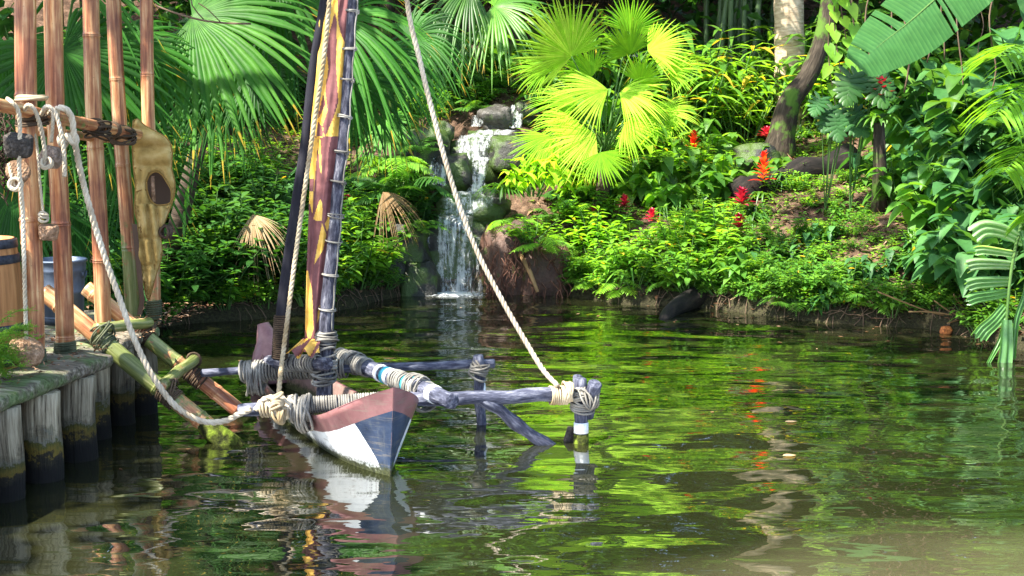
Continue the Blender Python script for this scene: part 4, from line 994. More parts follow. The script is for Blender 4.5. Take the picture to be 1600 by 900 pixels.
m,nt=nodes('foam'); t_=N(nt,'ShaderNodeAttribute',attribute_name='tint').outputs['Fac']; fn=noise_(nt,vec(nt,'pos'),22,4,.7); finish(nt,(.8,.83,.85),.5,trans=.3,alpha=ramp(nt,math_(nt,'ADD',fn,math_(nt,'MULTIPLY',t_,.45)),[(.60,(0,0,0)),(.78,(.95,.95,.95))])); M_foam=m
part('foam',mb,M_foam,wf)

# ================================================================== hero plants
def hubs(px,py,Y): return P(px,py,Y)
# --- large dark fan palms on the left
g0=P(240,500,15.9); g0.z=ground(g0.x,g0.y)
fan_palm('fan_palm','huge dark green fan palm filling the upper left behind the bamboo','',(0,0,0),[],L_palm) if False else None
fan_palm('fan_palm','large dark green fan palm with drooping leaves left of the furled sail',g0,[
 (P(300,25,14.2),(.97,-.2,-.08),(-.05,-.80,.60),1.42,dict(nseg=50,spread=2.0,droop=.36,t0=.72,split=.58,wk=1.1)),
 (P(255,60,14.6),(-.2,-.3,-.9),(0,-.9,.4),.9,dict(droop=.3,t0=.3)),
 (P(330,130,15.6),(.6,-.2,-.5),(.1,-.9,.3),.85,dict(droop=.4,t0=.1)),
 (P(395,110,15.3),(.8,-.3,-.1),(0,-.8,.6),.75,dict(droop=.3,t0=.2)),
 (P(290,330,14.8),(.1,-.4,.3),(0,-.8,.6),.35,dict(droop=.15,t0=.9,nseg=26)),
 (P(420,-40,14.8),(.9,-.1,-.3),(0,-.8,.6),1.3,dict(droop=.5,t0=.4)),
 (P(360,90,15.6),(.2,-.3,-.95),(0,-.9,.3),.95,dict(droop=.3,t0=.1)),
],L_palm,1,trunk=P(330,150,16.2))
g1=P(60,480,14.2); g1.z=ground(g1.x,g1.y)
fan_palm('fan_palm','dark fan palm directly behind the bamboo poles at the left edge',g1,[
 (P(98,80,13.2),(.5,-.2,-.75),(.1,-.9,.4),1.15,dict(nseg=54,spread=2.5,droop=.4,t0=.4)),
 (P(10,70,13.4),(-.1,-.2,-.9),(0,-.9,.4),1.0,dict(spread=2.4,droop=.4,t0=.35)),
 (P(190,70,13.8),(.7,-.2,-.5),(0,-.8,.5),.95,dict(spread=2.2,droop=.5,t0=.5)),
 (P(120,-30,13.5),(.3,-.2,.6),(0,-.8,.5),1.1,dict(spread=2.3,droop=.5,t0=.4)),
 (P(20,300,13.8),(-.2,-.2,-.9),(0,-.9,.3),1.0,dict(droop=.3,t0=.1)),
 (P(200,230,14.2),(.5,-.3,-.9),(0,-.9,.3),.9,dict(droop=.4,t0=.35)),
 (P(120,330,14.2),(.2,-.3,-.9),(0,-.9,.3),.8,dict(droop=.3,t0=.1)),
],L_palm,20,trunk=P(80,300,14.3))
g2=P(512,400,17.5); g2.z=ground(g2.x,g2.y)
fan_palm('fan_palm','tall fan palm with long thin drooping leaf tips just right of the mast',g2,[
 (P(520,30,14.8),(.95,-.1,.1),(-.1,-.75,.65),1.2,dict(nseg=48,spread=1.9,droop=.65,t0=.6,split=.55,wk=1.1)),
 (P(545,130,15.4),(.85,-.2,-.3),(0,-.8,.5),0.8,dict(nseg=44,droop=.5,t0=.2)),
 (P(590,90,16.2),(.7,-.2,-.3),(0,-.8,.5),0.85,dict(droop=.6,t0=.2)),
 (P(640,60,17.0),(.6,-.2,.3),(0,-.8,.5),.9,dict(droop=.6,t0=.3)),
 (P(600,190,17.6),(.3,-.3,-.1),(0,-.8,.6),.6,dict(droop=.5,t0=.9)),
],L_palm,40,trunk=P(520,180,17.8))
g3=P(740,150,22.8); g3.z=ground(g3.x,g3.y)
fan_palm('fan_palm','mid green fan palm above the head of the waterfall',g3,[
 (P(772,10,21.5),(.7,-.2,.0),(-.1,-.6,.8),1.1,dict(spread=2.2,droop=.5,t0=.6)),
 (P(735,-20,21.5),(-.6,-.2,.0),(-.1,-.7,.7),1.1,dict(spread=2.0,droop=.6,t0=.4)),
 (P(700,40,22),(-.7,-.2,-.4),(0,-.8,.6),1.0,dict(droop=.6,t0=.2)),
],L_mid,60,trunk=P(745,70,22.5))
# --- bright centre palm
g4=hit(930,330,17); 
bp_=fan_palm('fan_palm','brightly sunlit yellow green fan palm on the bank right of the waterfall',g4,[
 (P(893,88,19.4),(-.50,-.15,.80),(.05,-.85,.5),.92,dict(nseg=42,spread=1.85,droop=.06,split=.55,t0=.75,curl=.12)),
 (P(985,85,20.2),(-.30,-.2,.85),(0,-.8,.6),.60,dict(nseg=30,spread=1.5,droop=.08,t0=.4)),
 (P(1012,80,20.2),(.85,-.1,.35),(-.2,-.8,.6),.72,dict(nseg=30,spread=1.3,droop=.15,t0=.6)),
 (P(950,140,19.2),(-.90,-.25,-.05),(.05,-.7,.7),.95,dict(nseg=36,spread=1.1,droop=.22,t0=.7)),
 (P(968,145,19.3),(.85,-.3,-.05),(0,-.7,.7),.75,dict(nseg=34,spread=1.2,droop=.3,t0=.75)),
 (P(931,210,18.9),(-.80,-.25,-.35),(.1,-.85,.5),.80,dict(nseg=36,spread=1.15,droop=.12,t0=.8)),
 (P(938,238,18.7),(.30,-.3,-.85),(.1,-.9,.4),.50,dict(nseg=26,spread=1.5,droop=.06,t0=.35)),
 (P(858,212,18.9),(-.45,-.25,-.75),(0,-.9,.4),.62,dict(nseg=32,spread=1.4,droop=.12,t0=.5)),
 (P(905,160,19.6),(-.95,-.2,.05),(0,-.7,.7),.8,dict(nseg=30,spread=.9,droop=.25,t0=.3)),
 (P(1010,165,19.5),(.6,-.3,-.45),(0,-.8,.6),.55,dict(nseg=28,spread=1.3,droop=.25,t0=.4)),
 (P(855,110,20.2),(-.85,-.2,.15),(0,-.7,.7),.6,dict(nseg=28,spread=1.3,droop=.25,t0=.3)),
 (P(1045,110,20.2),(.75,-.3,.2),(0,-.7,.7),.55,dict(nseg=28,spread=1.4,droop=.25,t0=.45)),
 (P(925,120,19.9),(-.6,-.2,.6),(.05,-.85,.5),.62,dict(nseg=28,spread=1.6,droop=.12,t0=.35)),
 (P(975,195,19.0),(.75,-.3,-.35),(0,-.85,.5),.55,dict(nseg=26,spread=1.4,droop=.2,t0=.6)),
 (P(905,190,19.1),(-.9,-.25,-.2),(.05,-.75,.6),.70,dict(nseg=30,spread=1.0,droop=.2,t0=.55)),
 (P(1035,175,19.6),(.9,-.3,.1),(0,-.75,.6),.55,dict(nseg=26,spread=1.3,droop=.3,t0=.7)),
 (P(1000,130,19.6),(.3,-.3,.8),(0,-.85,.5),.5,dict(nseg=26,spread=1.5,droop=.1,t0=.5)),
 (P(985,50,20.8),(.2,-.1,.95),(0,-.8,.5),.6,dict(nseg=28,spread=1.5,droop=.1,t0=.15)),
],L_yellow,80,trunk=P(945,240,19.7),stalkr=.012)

# --- pale trunk and leaning mossy tree
def treetop(base,top,r0,r1,mat,name,label,crown,cat='tree',bend=(0,0,0),rings=False,k=30):
    base=V(base);top=V(top); o=thing(name,label,cat,base); pts=[];rad=[]
    for i in range(k+1):
        t=i/k; p=base.lerp(top,t)+V(bend)*math.sin(t*PI); pts.append(p); rad.append((r0+(r1-r0)*t)*(1+(.9*math.exp(-t*k*.45)*.5))*(1+(.02*math.sin(i*2.4) if rings else .05*noise.noise(V((i*.5,r0,0))))))
    pts=[pts[0]-V((0,0,.4))]+pts; rad=[rad[0]*1.15]+rad
    part('trunk',MB().tube(pts,rad,18),mat,o); return o
b=P(1238,168,23.0); b.z=ground(b.x,b.y); pt=treetop(b,P(1228,-20,b.y)+V((-.1,.2,3.5)),.25,.20,M_trunk,'palm_tree','pale grey palm trunk lit by the sun rising out of frame at the upper right',None,'tree')
mb=MB(); tp=P(1228,-20,b.y)+V((-.1,.2,3.5))
for i in range(14):
    a=2*PI*i/14+.3; h=V((math.cos(a),math.sin(a),0)); pts=[tp+h*(2.4*t)+V((0,0,1.3*t-2.2*t*t)) for t in [k/8 for k in range(9)]]; mb.tube(pts,[.03*(1-.8*k/8) for k in range(9)],5,m=0,cap=False); pinnate(mb,pts,.7,.05,30,.6,i)
part('crown',mb,L_mid,pt)
lb=P(1216,196,21.0); lb.z=ground(lb.x,lb.y)-.1; lt=thing('leaning_tree','dark mossy leaning tree trunk just right of the pale palm trunk','tree',lb)
pts=resample([lb-V((.05,0,.4)),lb,P(1232,165,lb.y+.05),P(1262,120,lb.y+.15),P(1285,60,lb.y+.3),P(1296,0,lb.y+.4),P(1305,-90,lb.y+.4),P(1330,-300,lb.y+.2)],.15)
part('trunk',MB().tube(pts,[(.28*math.exp(-i*.2)+.125)*(1+.12*noise.noise(V((i*.9,3,0)))) for i in range(len(pts))],16),M_bark,lt)
mb=crown_mesh(77,1.9,1.7,1.0,60,46,.15); ct=pts[-1]+V((0,.5,.8)); mb.v=[tuple(V(q)+ct) for q in mb.v]; part('crown',mb,L_dark,lt)

# --- banana plant upper right
bb=P(1700,430,15.5); bb.z=ground(bb.x,bb.y); bt=P(1640,60,15.2)
ban=thing('banana_plant','banana plant outside the right edge reaching a wide blue green leaf across the top right','plant',bb)
part('stem',MB().tube([bb-V((0,0,.3)),bb.lerp(bt,.5)+V((.1,0,0)),bt],[.14,.11,.08],14),M_stem,ban)
def bl(pts,hw,up,parent,mat=L_blue,**k):
    mb=MB(); banana_leaf(mb,pts,hw,up,**k); f=part('leaf',mb,mat,parent)
    part('midrib',MB().tube([V(p)-V(up)*.006 for p in pts],[.020*(1-.8*i/(len(pts)-1)) for i in range(len(pts))],6),M_stem,f); return f
bl(resample([P(1575,-75,15.0),P(1520,-40,14.9),P(1470,-8,14.8),P(1420,35,14.7),P(1375,70,14.6),P(1341,102,14.5)],.1),.37,(.35,-.75,.55),ban,seed=2,t0=.45,tear=.06,sag=.1,nst=96,ripple=.012)
bl(resample([bt,P(1720,-40,15.6),P(1820,0,16)],.1),.35,(0,-.3,.9),ban,seed=3)
bl(resample([bt,P(1660,-120,16),P(1650,-260,17)],.1),.35,(0,-.8,.4),ban,seed=4)
bl(resample([bt,P(1610,-120,15.6),P(1560,-180,16.2),P(1500,-150,17)],.1),.33,(0,-.5,.8),ban,seed=5)
# --- torn banana leaf hanging into the water
tbp=thing('torn_banana_leaf','torn green banana leaf hanging down into the water at the right edge','leaf',P(1590,345,13.5))
st=resample([P(1640,250,13.7),P(1612,300,13.6),P(1596,350,13.5),P(1584,400,13.4),P(1577,450,13.35),P(1572,510,13.3),P(1568,560,13.25),P(1566,596,13.22)],.05)
part('midrib',MB().tube(st,[.022*(1-.6*i/len(st)) for i in range(len(st))],8),M_stem,tbp)
rr=random.Random(4)
def strip(cpts,w0,w1,n=7,t0=.5,folds=3,amp=.018,seed=0,nm=None):
    cp=resample(cpts,.04); mb=MB(); rows=[]; k=len(cp)-1; r=random.Random(seed)
    for i,p in enumerate(cp):
        t=i/k; tg=(cp[min(k,i+1)]-cp[max(0,i-1)]).normalized(); s=tg.cross(V((0,-1,0))).normalized(); w=w0+(w1-w0)*t; row=[]
        for q in range(4*folds+1):
            u=q/(4*folds)-.5; row.append(mb.vert(p+s*(w*u)+V((0,-amp*math.cos(u*folds*2*PI)*min(1,.35+t),0))+tg*(.02*math.sin(u*17+seed)*(i==k)),min(.95,t0+.18*math.cos(u*folds*2*PI)+r.uniform(-.04,.04))))
        rows.append(row)
    for a,b in zip(rows,rows[1:]):
        for q in range(len(a)-1): mb.face((a[q],a[q+1],b[q+1],b[q]))
    part('leaf_strip',mb,L_torn,tbp)
L_torn=leafmat('torn_leaf_green',(.05,.16,.04),(.13,.30,.09),(.42,.55,.35),.4,rough=.3,spec=.6)
strip([P(1600,378,13.48),P(1570,362,13.4),P(1540,357,13.35),P(1522,368,13.33)],.10,.19,t0=.65,seed=1)
strip([P(1590,398,13.42),P(1560,393,13.35),P(1535,390,13.3),P(1524,392,13.3)],.06,.09,t0=.65,seed=2,folds=2)
strip([P(1586,415,13.42),P(1555,413,13.3),P(1525,413,13.25),P(1511,417,13.25)],.08,.13,t0=.7,seed=3,folds=3)
strip([P(1580,440,13.4),P(1550,441,13.3),P(1525,443,13.25),P(1511,448,13.25)],.09,.14,t0=.55,seed=4,folds=3)
strip([P(1576,458,13.4),P(1550,462,13.3),P(1525,466,13.25),P(1512,472,13.25)],.09,.12,t0=.4,seed=5,folds=3)
strip([P(1572,480,13.36),P(1555,500,13.3),P(1538,515,13.25),P(1528,528,13.25)],.13,.16,t0=.35,seed=6,folds=4)
strip([P(1572,500,13.35),P(1563,530,13.3),P(1550,555,13.25),P(1543,568,13.22)],.07,.03,t0=.4,seed=7,folds=2)
strip([P(1598,360,13.45),P(1606,400,13.4),P(1604,450,13.4),P(1588,500,13.35),P(1582,560,13.3)],.08,.05,t0=.2,seed=8,folds=2)
strip([P(1573,500,13.3),P(1572,540,13.25),P(1568,575,13.2),P(1564,592,13.15)],.10,.16,t0=.4,seed=9,folds=2)
# --- areca palm at right edge
ab=P(1720,420,14.0); ab.z=max(.1,ground(ab.x,ab.y)); at=P(1690,280,13.6)
ar=thing('feather_palm','feather palm at the right edge with long narrow arching bright leaflets','palm',ab)
part('stem',MB().tube([ab-V((0,0,.3)),at],[.08,.06],10),M_stem,ar)
for i,(q,ll) in enumerate([([at,P(1650,120,13.2),P(1600,70,13.0),P(1555,90,12.8)],.62),([at,P(1650,180,13.1),P(1602,130,12.8),P(1556,180,12.6)],.60),([at,P(1655,260,13.0),P(1610,230,12.8),P(1568,270,12.6)],.50),([at,P(1700,80,13.6),P(1700,-60,13.8)],.6),([at,P(1760,120,13.6),P(1800,100,13.6)],.6),([at,P(1670,330,13.1),P(1640,320,13.0),P(1600,350,12.9)],.4)]):
    pts=resample(q,.12); mb=MB(); pinnate(mb,pts,ll,.045,40,.55,i+3,t0=.35,vshape=.15); f=part('frond',mb,L_bright,ar); part('midrib',MB().tube(pts,[.012*(1-.7*k/len(pts)) for k in range(len(pts))],5),M_stem,f)
# ================================================================== plant prototypes (moved, then copied)
PROTO={}
def place(proto,p,label,cat=None,group=None,rz=None,sc=1.0,tilt=(0,0),name=None):
    o,used=PROTO[proto]
    rz=U(0,6.28) if rz is None else rz
    if used:
        q=dup(o,p,rz,sc,label,group,tilt)
    else:
        q=o; PROTO[proto][1]=True; q.location=p; q.rotation_euler=(tilt[0],tilt[1],rz); q.scale=(sc,sc,sc); q['label']=label
        if group: q['group']=group
    if cat: q['category']=cat
    return q
def reg(k,o): PROTO[k]=[o,False]
reg('impat',shrub('leafy_shrub','x','shrub',101,ns=16,H=.75,S=.5,LL=.17,LW=.085,per=8,mat=L_bright,yellow=.03))
reg('impat2',shrub('leafy_shrub','x','shrub',102,ns=18,H=.6,S=.55,LL=.14,LW=.075,per=8,mat=L_mid,yellow=.008))
reg('dark',shrub('leafy_shrub','x','shrub',103,ns=16,H=.7,S=.55,LL=.17,LW=.08,per=8,mat=L_dark,yellow=.0))
reg('heart',shrub('heart_leaf_vine','x','vine',104,ns=12,H=.65,S=.5,LL=.30,LW=.24,shape='heart',per=5,mat=L_mid,droop=.5,whorl=1,yellow=.0,hang=.8))
reg('heartb',shrub('heart_leaf_vine','x','vine',114,ns=10,H=.5,S=.5,LL=.24,LW=.18,shape='heart',per=5,mat=L_blue,droop=.5,whorl=1,yellow=.02,hang=.8))
reg('big',shrub('broad_leaf_bush','x','bush',105,ns=12,H=1.1,S=.75,LL=.34,LW=.27,shape='heart',per=6,mat=L_blue,droop=.35,whorl=1,yellow=.0,hang=.65))
reg('bigg',shrub('broad_leaf_bush','x','bush',106,ns=12,H=1.1,S=.75,LL=.32,LW=.24,shape='heart',per=6,mat=L_mid,droop=.35,whorl=1,yellow=.0,hang=.65))
reg('small',shrub('ground_plant','x','plant',107,ns=14,H=.28,S=.40,LL=.085,LW=.05,per=5,mat=L_mid,yellow=.05))
reg('smallb',shrub('ground_plant','x','plant',108,ns=14,H=.25,S=.40,LL=.10,LW=.055,per=5,mat=L_bright,yellow=.05))
reg('hearty',shrub('heart_leaf_vine','x','vine',115,ns=14,H=.7,S=.5,LL=.20,LW=.13,shape='heart',per=6,mat=L_yellow,droop=.5,whorl=1,yellow=.02,hang=.5))
reg('fern',fern_plant('fern','x',9,.60,L_mid,201)); reg('fernb',fern_plant('fern','x',9,.65,L_bright,211)); reg('fernd',fern_plant('fern','x',9,.8,L_dark,221))
reg('strap',strap_plant('strap_leaf_plant','x','plant',60,.60,.035,L_mid,301)); reg('strapd',strap_plant('strap_leaf_plant','x','plant',50,.75,.04,L_dark,302,1.2)); 
reg('ginger',shrub('ginger_plant','x','plant',109,ns=14,H=1.5,S=.7,LL=.48,LW=.10,shape='lance',per=7,mat=L_mid,droop=.6,whorl=1,yellow=.08))
reg('gingery',shrub('ginger_plant','x','plant',110,ns=9,H=1.3,S=.6,LL=.50,LW=.085,shape='lance',per=6,mat=L_bright,droop=.6,whorl=1,yellow=.10))
def brom(key,mat,fm,seed,Hh=.3):
    def ex(o):
        r=random.Random(seed); mb=MB()
        for k in range(26):
            a=k*2.4; t=k/26; d=V((math.cos(a)*(1.1-.6*t),math.sin(a)*(1.1-.6*t),.35+t)); leaf(mb,V((0,0,.22+Hh*t)),d,V((0,0,1)),.19*(1.15-.5*t),.06,'lance',.4,.25,r.uniform(.1,.9))
        part('flower',mb,fm,o)
    o=strap_plant('bromeliad','x','bromeliad',26,.38,.05,mat,seed,1.0,ex); reg(key,o)
brom('bred',L_mid,L_red,401,.34); brom('bcrim',L_mid,L_crim,402,.16); brom('bbrown',L_dry,L_crim,403,.1)
def G(px,py,y0=13.5,dz=-.02):
    p=hit(px,py,y0); p.z=max(p.z+dz,.04); return p
# base pixel, kind, scale, label  (every one singled out)
PL=[
 ('hearty',1000,250,1.0,'sunlit yellow green heart leaves in the lower part of the bright fan palm'),
 ('hearty',1045,200,1.0,'sunlit yellow green heart leaves right of the bright fan palm'),
 ('hearty',960,290,.9,'sunlit yellow green heart leaves beneath the lowest bright palm leaf'),
 ('hearty',900,310,.8,'sunlit yellow green leaves at the left foot of the bright fan palm'),
 ('hearty',1070,180,1.0,'sunlit climber leaves between the bright fan palm and the ginger'),
 ('smallb',880,340,1.3,'mat of bright ground leaves left of the small crimson bromeliads'),
 ('bred',1083,285,1.25,'tall scarlet bromeliad standing among heart shaped leaves right of the bright fan palm'),
 ('bred',1192,312,1.1,'scarlet bromeliad leaning beside the left end of the rotten log'),
 ('bred',1067,212,.6,'small red bromeliad highest of those on the centre bank'),
 ('bcrim',1158,352,1.0,'pinkish bromeliad growing below the rotten log among bright green leaves'),
 ('bcrim',1154,390,.9,'dull red bromeliad just below the pinkish one on the bank'),
 ('bred',1492,170,1.0,'red bromeliad half hidden among the large leaves at the upper right'),
 ('bcrim',928,362,.7,'small crimson bromeliad above the strap leaved plants, leftmost'),
 ('bcrim',976,345,.7,'small crimson bromeliad between the strap leaves and the heart leaves'),
 ('bcrim',1018,368,.7,'small crimson bromeliad closest to the bright green shrub'),
 ('bbrown',1197,235,1.0,'brown bromeliad rosette at the foot of the leaning mossy tree'),
 ('bcrim',543,350,.8,'small red bromeliad just right of the mast'),
 ('strap',935,420,1.1,'dense clump of arching strap leaves overhanging the water left of the dark cove'),
 ('strap',980,430,1.15,'widest clump of arching strap leaves at the water edge'),
 ('strap',1005,400,1.0,'strap leaved clump tucked under the crimson bromeliads'),
 ('strapd',1090,345,.9,'dark green strap leaved plant below the tall scarlet bromeliad'),
 ('strapd',1245,280,.6,'grassy dark clump behind the rotten log'),
 ('strap',740,345,.8,'arching grassy plant on the right side of the waterfall ledge'),
 ('fernb',835,385,1.1,'bright fern hanging over the reddish earth right of the waterfall'),
 ('fernb',880,395,.9,'light green fern in front of the bright fan palm'),
 ('fernb',930,440,.8,'fern dipping towards the water left of the strap leaved clumps'),
 ('fernb',968,452,.8,'fern touching the water below the strap leaves'),
 ('fern',790,350,.8,'fern at the right lip of the lowest waterfall'),
 ('fern',660,345,.8,'fern at the left lip of the lowest waterfall'),
 ('fernb',610,260,1.3,'big sunlit fern arching left of the upper waterfall'),
 ('fern',650,250,1.0,'fern beside the dark boulder left of the upper waterfall'),
 ('fern',720,140,1.2,'fern on the bank directly above the waterfall'),
 ('fern',760,130,1.1,'fern above the pale boulder at the waterfall head'),
 ('fernd',640,170,1.3,'dark fern in the shade under the tall fan palm'),
 ('fernb',1245,215,.6,'small fern at the foot of the pale palm trunk'),
 ('fern',1280,320,.5,'small upright fern growing over the rotten log'),
 ('fern',1170,420,.5,'small fern in the middle of the right bank slope'),
 ('fern',1590,505,.8,'fern behind the torn banana leaf'),
 ('fern',1535,505,.5,'small fern beside the dry twig pile'),
 ('heart',1060,290,1.1,'large heart shaped leaves left of the tall scarlet bromeliad'),
 ('heart',1110,250,1.0,'heart shaped leaves above the tall scarlet bromeliad'),
 ('heart',1130,310,1.0,'heart shaped leaves between the two scarlet bromeliads'),
 ('heart',1000,310,.9,'heart shaped leaves below the bright fan palm'),
 ('heart',1190,275,.7,'heart shaped leaves draped on the black boulder'),
 ('heart',1030,230,.9,'heart leaved climber at the right side of the bright fan palm'),
 ('heartb',960,300,.8,'low heart leaves under the bright fan palm'),
 ('impat',1080,440,1.0,'bright green shrub leaning over the black root at the water'),
 ('impat',1120,405,1.1,'fresh green leafy shrub highest on the lower right bank'),
 ('impat',1060,400,1.0,'fresh green shrub right of the strap leaved clumps'),
 ('heart',1150,440,.7,'heart leaved plant in the middle of the right bank above the water'),
 ('impat2',1200,410,.8,'mid green leafy shrub right of the dull red bromeliad'),
 ('impat',1090,370,.9,'green shrub under the dark strap leaved plant'),
 ('heartb',1240,400,.6,'low bluish green shrub below the bare soil patch'),
 ('smallb',1290,400,.8,'low green plant left of the bare right slope'),
 ('impat',555,440,1.3,'bright green shrub just right of the mast at the water edge'),
 ('impat',550,400,1.2,'bright green shrub behind the lower mast'),
 ('impat',575,360,1.0,'bright green shrub under the drooping palm tips'),
 ('impat2',620,410,.7,'small plant on the black boulder left of the waterfall'),
 ('impat2',705,345,.4,'small plant rooted in the rock beside the falls'),
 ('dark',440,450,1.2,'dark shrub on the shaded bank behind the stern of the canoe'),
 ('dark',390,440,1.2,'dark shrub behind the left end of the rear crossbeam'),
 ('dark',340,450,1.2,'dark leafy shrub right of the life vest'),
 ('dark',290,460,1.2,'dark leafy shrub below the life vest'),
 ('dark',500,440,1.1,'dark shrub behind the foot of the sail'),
 ('impat2',410,400,1.2,'mid green shrub left of the dark spar'),
 ('impat2',350,410,1.2,'mid green shrub in the middle of the left bank'),
 ('impat2',300,420,1.1,'mid green shrub right of the life vest hem'),
 ('impat2',460,410,1.1,'mid green shrub hidden behind the spar and rope'),
 ('impat2',250,440,1.2,'mid green shrub behind the fifth bamboo pole'),
]
for k,px,py,sc,lab in PL: place(k,G(px,py,dz=(.02 if k in('bred','bcrim') else -.02)),lab,sc=sc*(.95 if k=='bred' else 1.1 if k=='bcrim' else 1))
for k,px,py,Y,sc,lab in [
 ('fernb',612,255,18.6,1.25,'bright fern fanning out over the dark boulders left of the waterfall'),
 ('fern',655,225,19.4,1.0,'fern on top of the dark boulder left of the upper waterfall'),
 ('fernd',630,300,18.6,1.2,'dark fern hanging over the black boulder left of the falls'),
 ('fern',655,350,18.2,.8,'fern drooping over the small black rock at the left foot of the falls'),
 ('impat2',610,365,18.2,.9,'leafy plant covering the black boulder left of the lowest waterfall'),
 ('impat2',585,400,17.9,.7,'low leafy plant beside the flat reddish stone'),
 ('strap',640,270,18.9,.9,'strap leaved plant wedged among the boulders left of the falls'),
 ('strap',705,110,22.0,1.2,'strap leaved plant hanging above the head of the waterfall'),
 ('fernb',800,345,18.5,.85,'bright fern on top of the root covered rock'),
 ('fernb',845,372,18.0,.9,'bright fern hanging over the front of the root covered bank'),
 ('strap',790,290,18.9,1.0,'arching strap leaves on the right of the waterfall ledge'),
 ('smallb',830,360,18.2,1.1,'mat of small bright leaves on the root covered bank'),
 ('hearty',830,290,18.8,.9,'pale green leaves under the lower left fan of the bright palm'),
 ('fern',825,215,20.2,.8,'fern beside the dark rock at the top trickle of the waterfall'),
 ('fern',745,160,21.3,.8,'fern directly behind the pale boulder'),
 ('impat2',660,180,20.6,.9,'leafy plant behind the dark boulder left of the upper falls')]:
    place(k,P(px,py+12,Y),lab,sc=sc)
# large leaved shrub on the right: stacked stems
bgs=[(1440,430,1.0,.8,'heartb'),(1480,455,1.2,.9,'big'),(1540,470,1.3,1.0,'big'),(1410,330,.8,.8,'bigg'),(1450,350,1.2,.95,'big'),(1500,380,1.4,1.0,'bigg'),(1560,400,1.4,1.1,'big'),(1600,440,1.5,1.2,'heartb'),(1470,290,1.2,1.0,'big'),(1530,310,1.5,1.1,'big'),(1590,310,1.8,1.2,'bigg')]
bl_=['low large leaved bush overhanging the mossy bank nearest the twigs','large leaved bush above the dry twig pile','large leaved bush directly behind the torn banana leaf','large leaved bush at the left of the big leaf thicket','large leaved bush in the centre of the right thicket','light green large leaved bush in the right thicket','large leaved bush behind the feather palm leaflets','large leaved bush at the right edge behind the torn leaf','large leaved bush below the crimson bromeliad','large leaved bush below the red bromeliad at the upper right','tall large leaved bush behind the feather palm at the right edge']
for (px,py,dz,sc,k),lab in zip(bgs,bl_):
    p=G(px,py,13.2); p.z+=.1; place(k,p,lab,sc=(sc*.95))
for k,px,Y,sc,lab_ in [('big',1470,19.3,1.2,'large leaved bush rising behind the right thicket below the banana leaf'),('big',1530,19.8,1.5,'tall large leaved bush climbing at the upper right beside the red bromeliad'),('bigg',1575,18.6,1.5,'tall bush with lighter large leaves behind the feather palm tips'),('heart',1440,20.2,1.4,'heart leaved climber under the middle of the banana leaf'),('big',1600,20.5,1.9,'tallest large leaved bush at the upper right edge'),('heartb',1400,19.2,1.2,'bluish heart leaved plant right of the dark monstera'),('fern',1340,20.4,1.2,'fern in the shade behind the monstera stalks'),('heart',1500,22.0,1.8,'tall heart leaved climber in the dark upper right corner')]:
    p=P(px,200,Y); p.z=ground(p.x,p.y)-.02; place(k,p,lab_,sc=sc)
sp0=P(1374,192,17.9); sg=ground(sp0.x,sp0.y+.1); mb=MB().tube([(sp0.x+.08,sp0.y+.1,sg-.2),(sp0.x+.04,sp0.y+.06,(sg+sp0.z)/2),(sp0.x,sp0.y+.02,sp0.z)],[.13,.09,.07],12); solo('tree_stump',mb,M_bark,'thin mossy stump hidden in the leaves and topped by a crimson bromeliad','stump')
place('bcrim',sp0,'crimson bromeliad bloom standing clear of the leaves just right of the monstera',sc=1.3)
# monstera
def monstera(px,py,Y,sz,label,mat):
    c=P(px,py,Y); o=thing('monstera',label,'plant',V((c.x,c.y+.3,ground(c.x,c.y+.3)))); r=random.Random(px)
    for k in range(6):
        a=r.uniform(-.9,.9)+(k-2.5)*.5; base=c+V((math.sin(a)*sz*.5*(k>0),-.1*(k>0),r.uniform(-.3,.25)*sz*(k>0))); d=V((math.sin(a)*.6,-.45,-.75)).normalized(); nrm=V((0,-.8,.6)); s=d.cross(nrm).normalized(); n=s.cross(d); L=sz*r.uniform(.6,1)*(1 if k==0 else .8); mb=MB()
        for sg in(-1,1):
            for q in range(7):
                t=q/6; an=(2.3-2.1*t); dirv=(d*math.cos(an)+s*sg*math.sin(an)); org=base+d*(L*(.1+.75*t)); ll=L*.55*(1-.55*t**2); prev=None
                for f,w in ((0,.5),(.35,1),(.7,.9),(.93,.55),(1,.1)):
                    cc=org+dirv*(ll*f)+n*(-.10*ll*f*f); side=(dirv.cross(n)).normalized(); hw=L*.085*w; row=(mb.vert(cc-side*hw,.3+.3*t),mb.vert(cc+n*.01,.4+.3*t),mb.vert(cc+side*hw,.3+.3*t))
                    if prev: mb.face((prev[0],prev[1],row[1],row[0])); mb.face((prev[1],prev[2],row[2],row[1]))
                    prev=row
            prev=None
            for q in range(8):
                t=q/7; org=base+d*(L*(.02+.93*t)); hw=L*.20*(math.sin(min(1,t+.15)*PI)**.6+.05); row=(mb.vert(org,.5),mb.vert(org+s*sg*hw-n*.01,.4))
                if prev: mb.face((prev[0],prev[1],row[1],row[0]))
                prev=row
        f=part('leaf',mb,mat,o); b0=o.location; part('stalk',MB().tube(resample([b0,b0.lerp(base,.6)+V((0,.05,.15)),base],.1),.008,5),M_stem,f)
    return o
monstera(1343,120,18.0,.62,'dark split leaf monstera left of the crimson bromeliad',L_dark)
monstera(1302,165,18.2,.50,'lighter split leaf monstera in front of the leaning tree',L_blue)
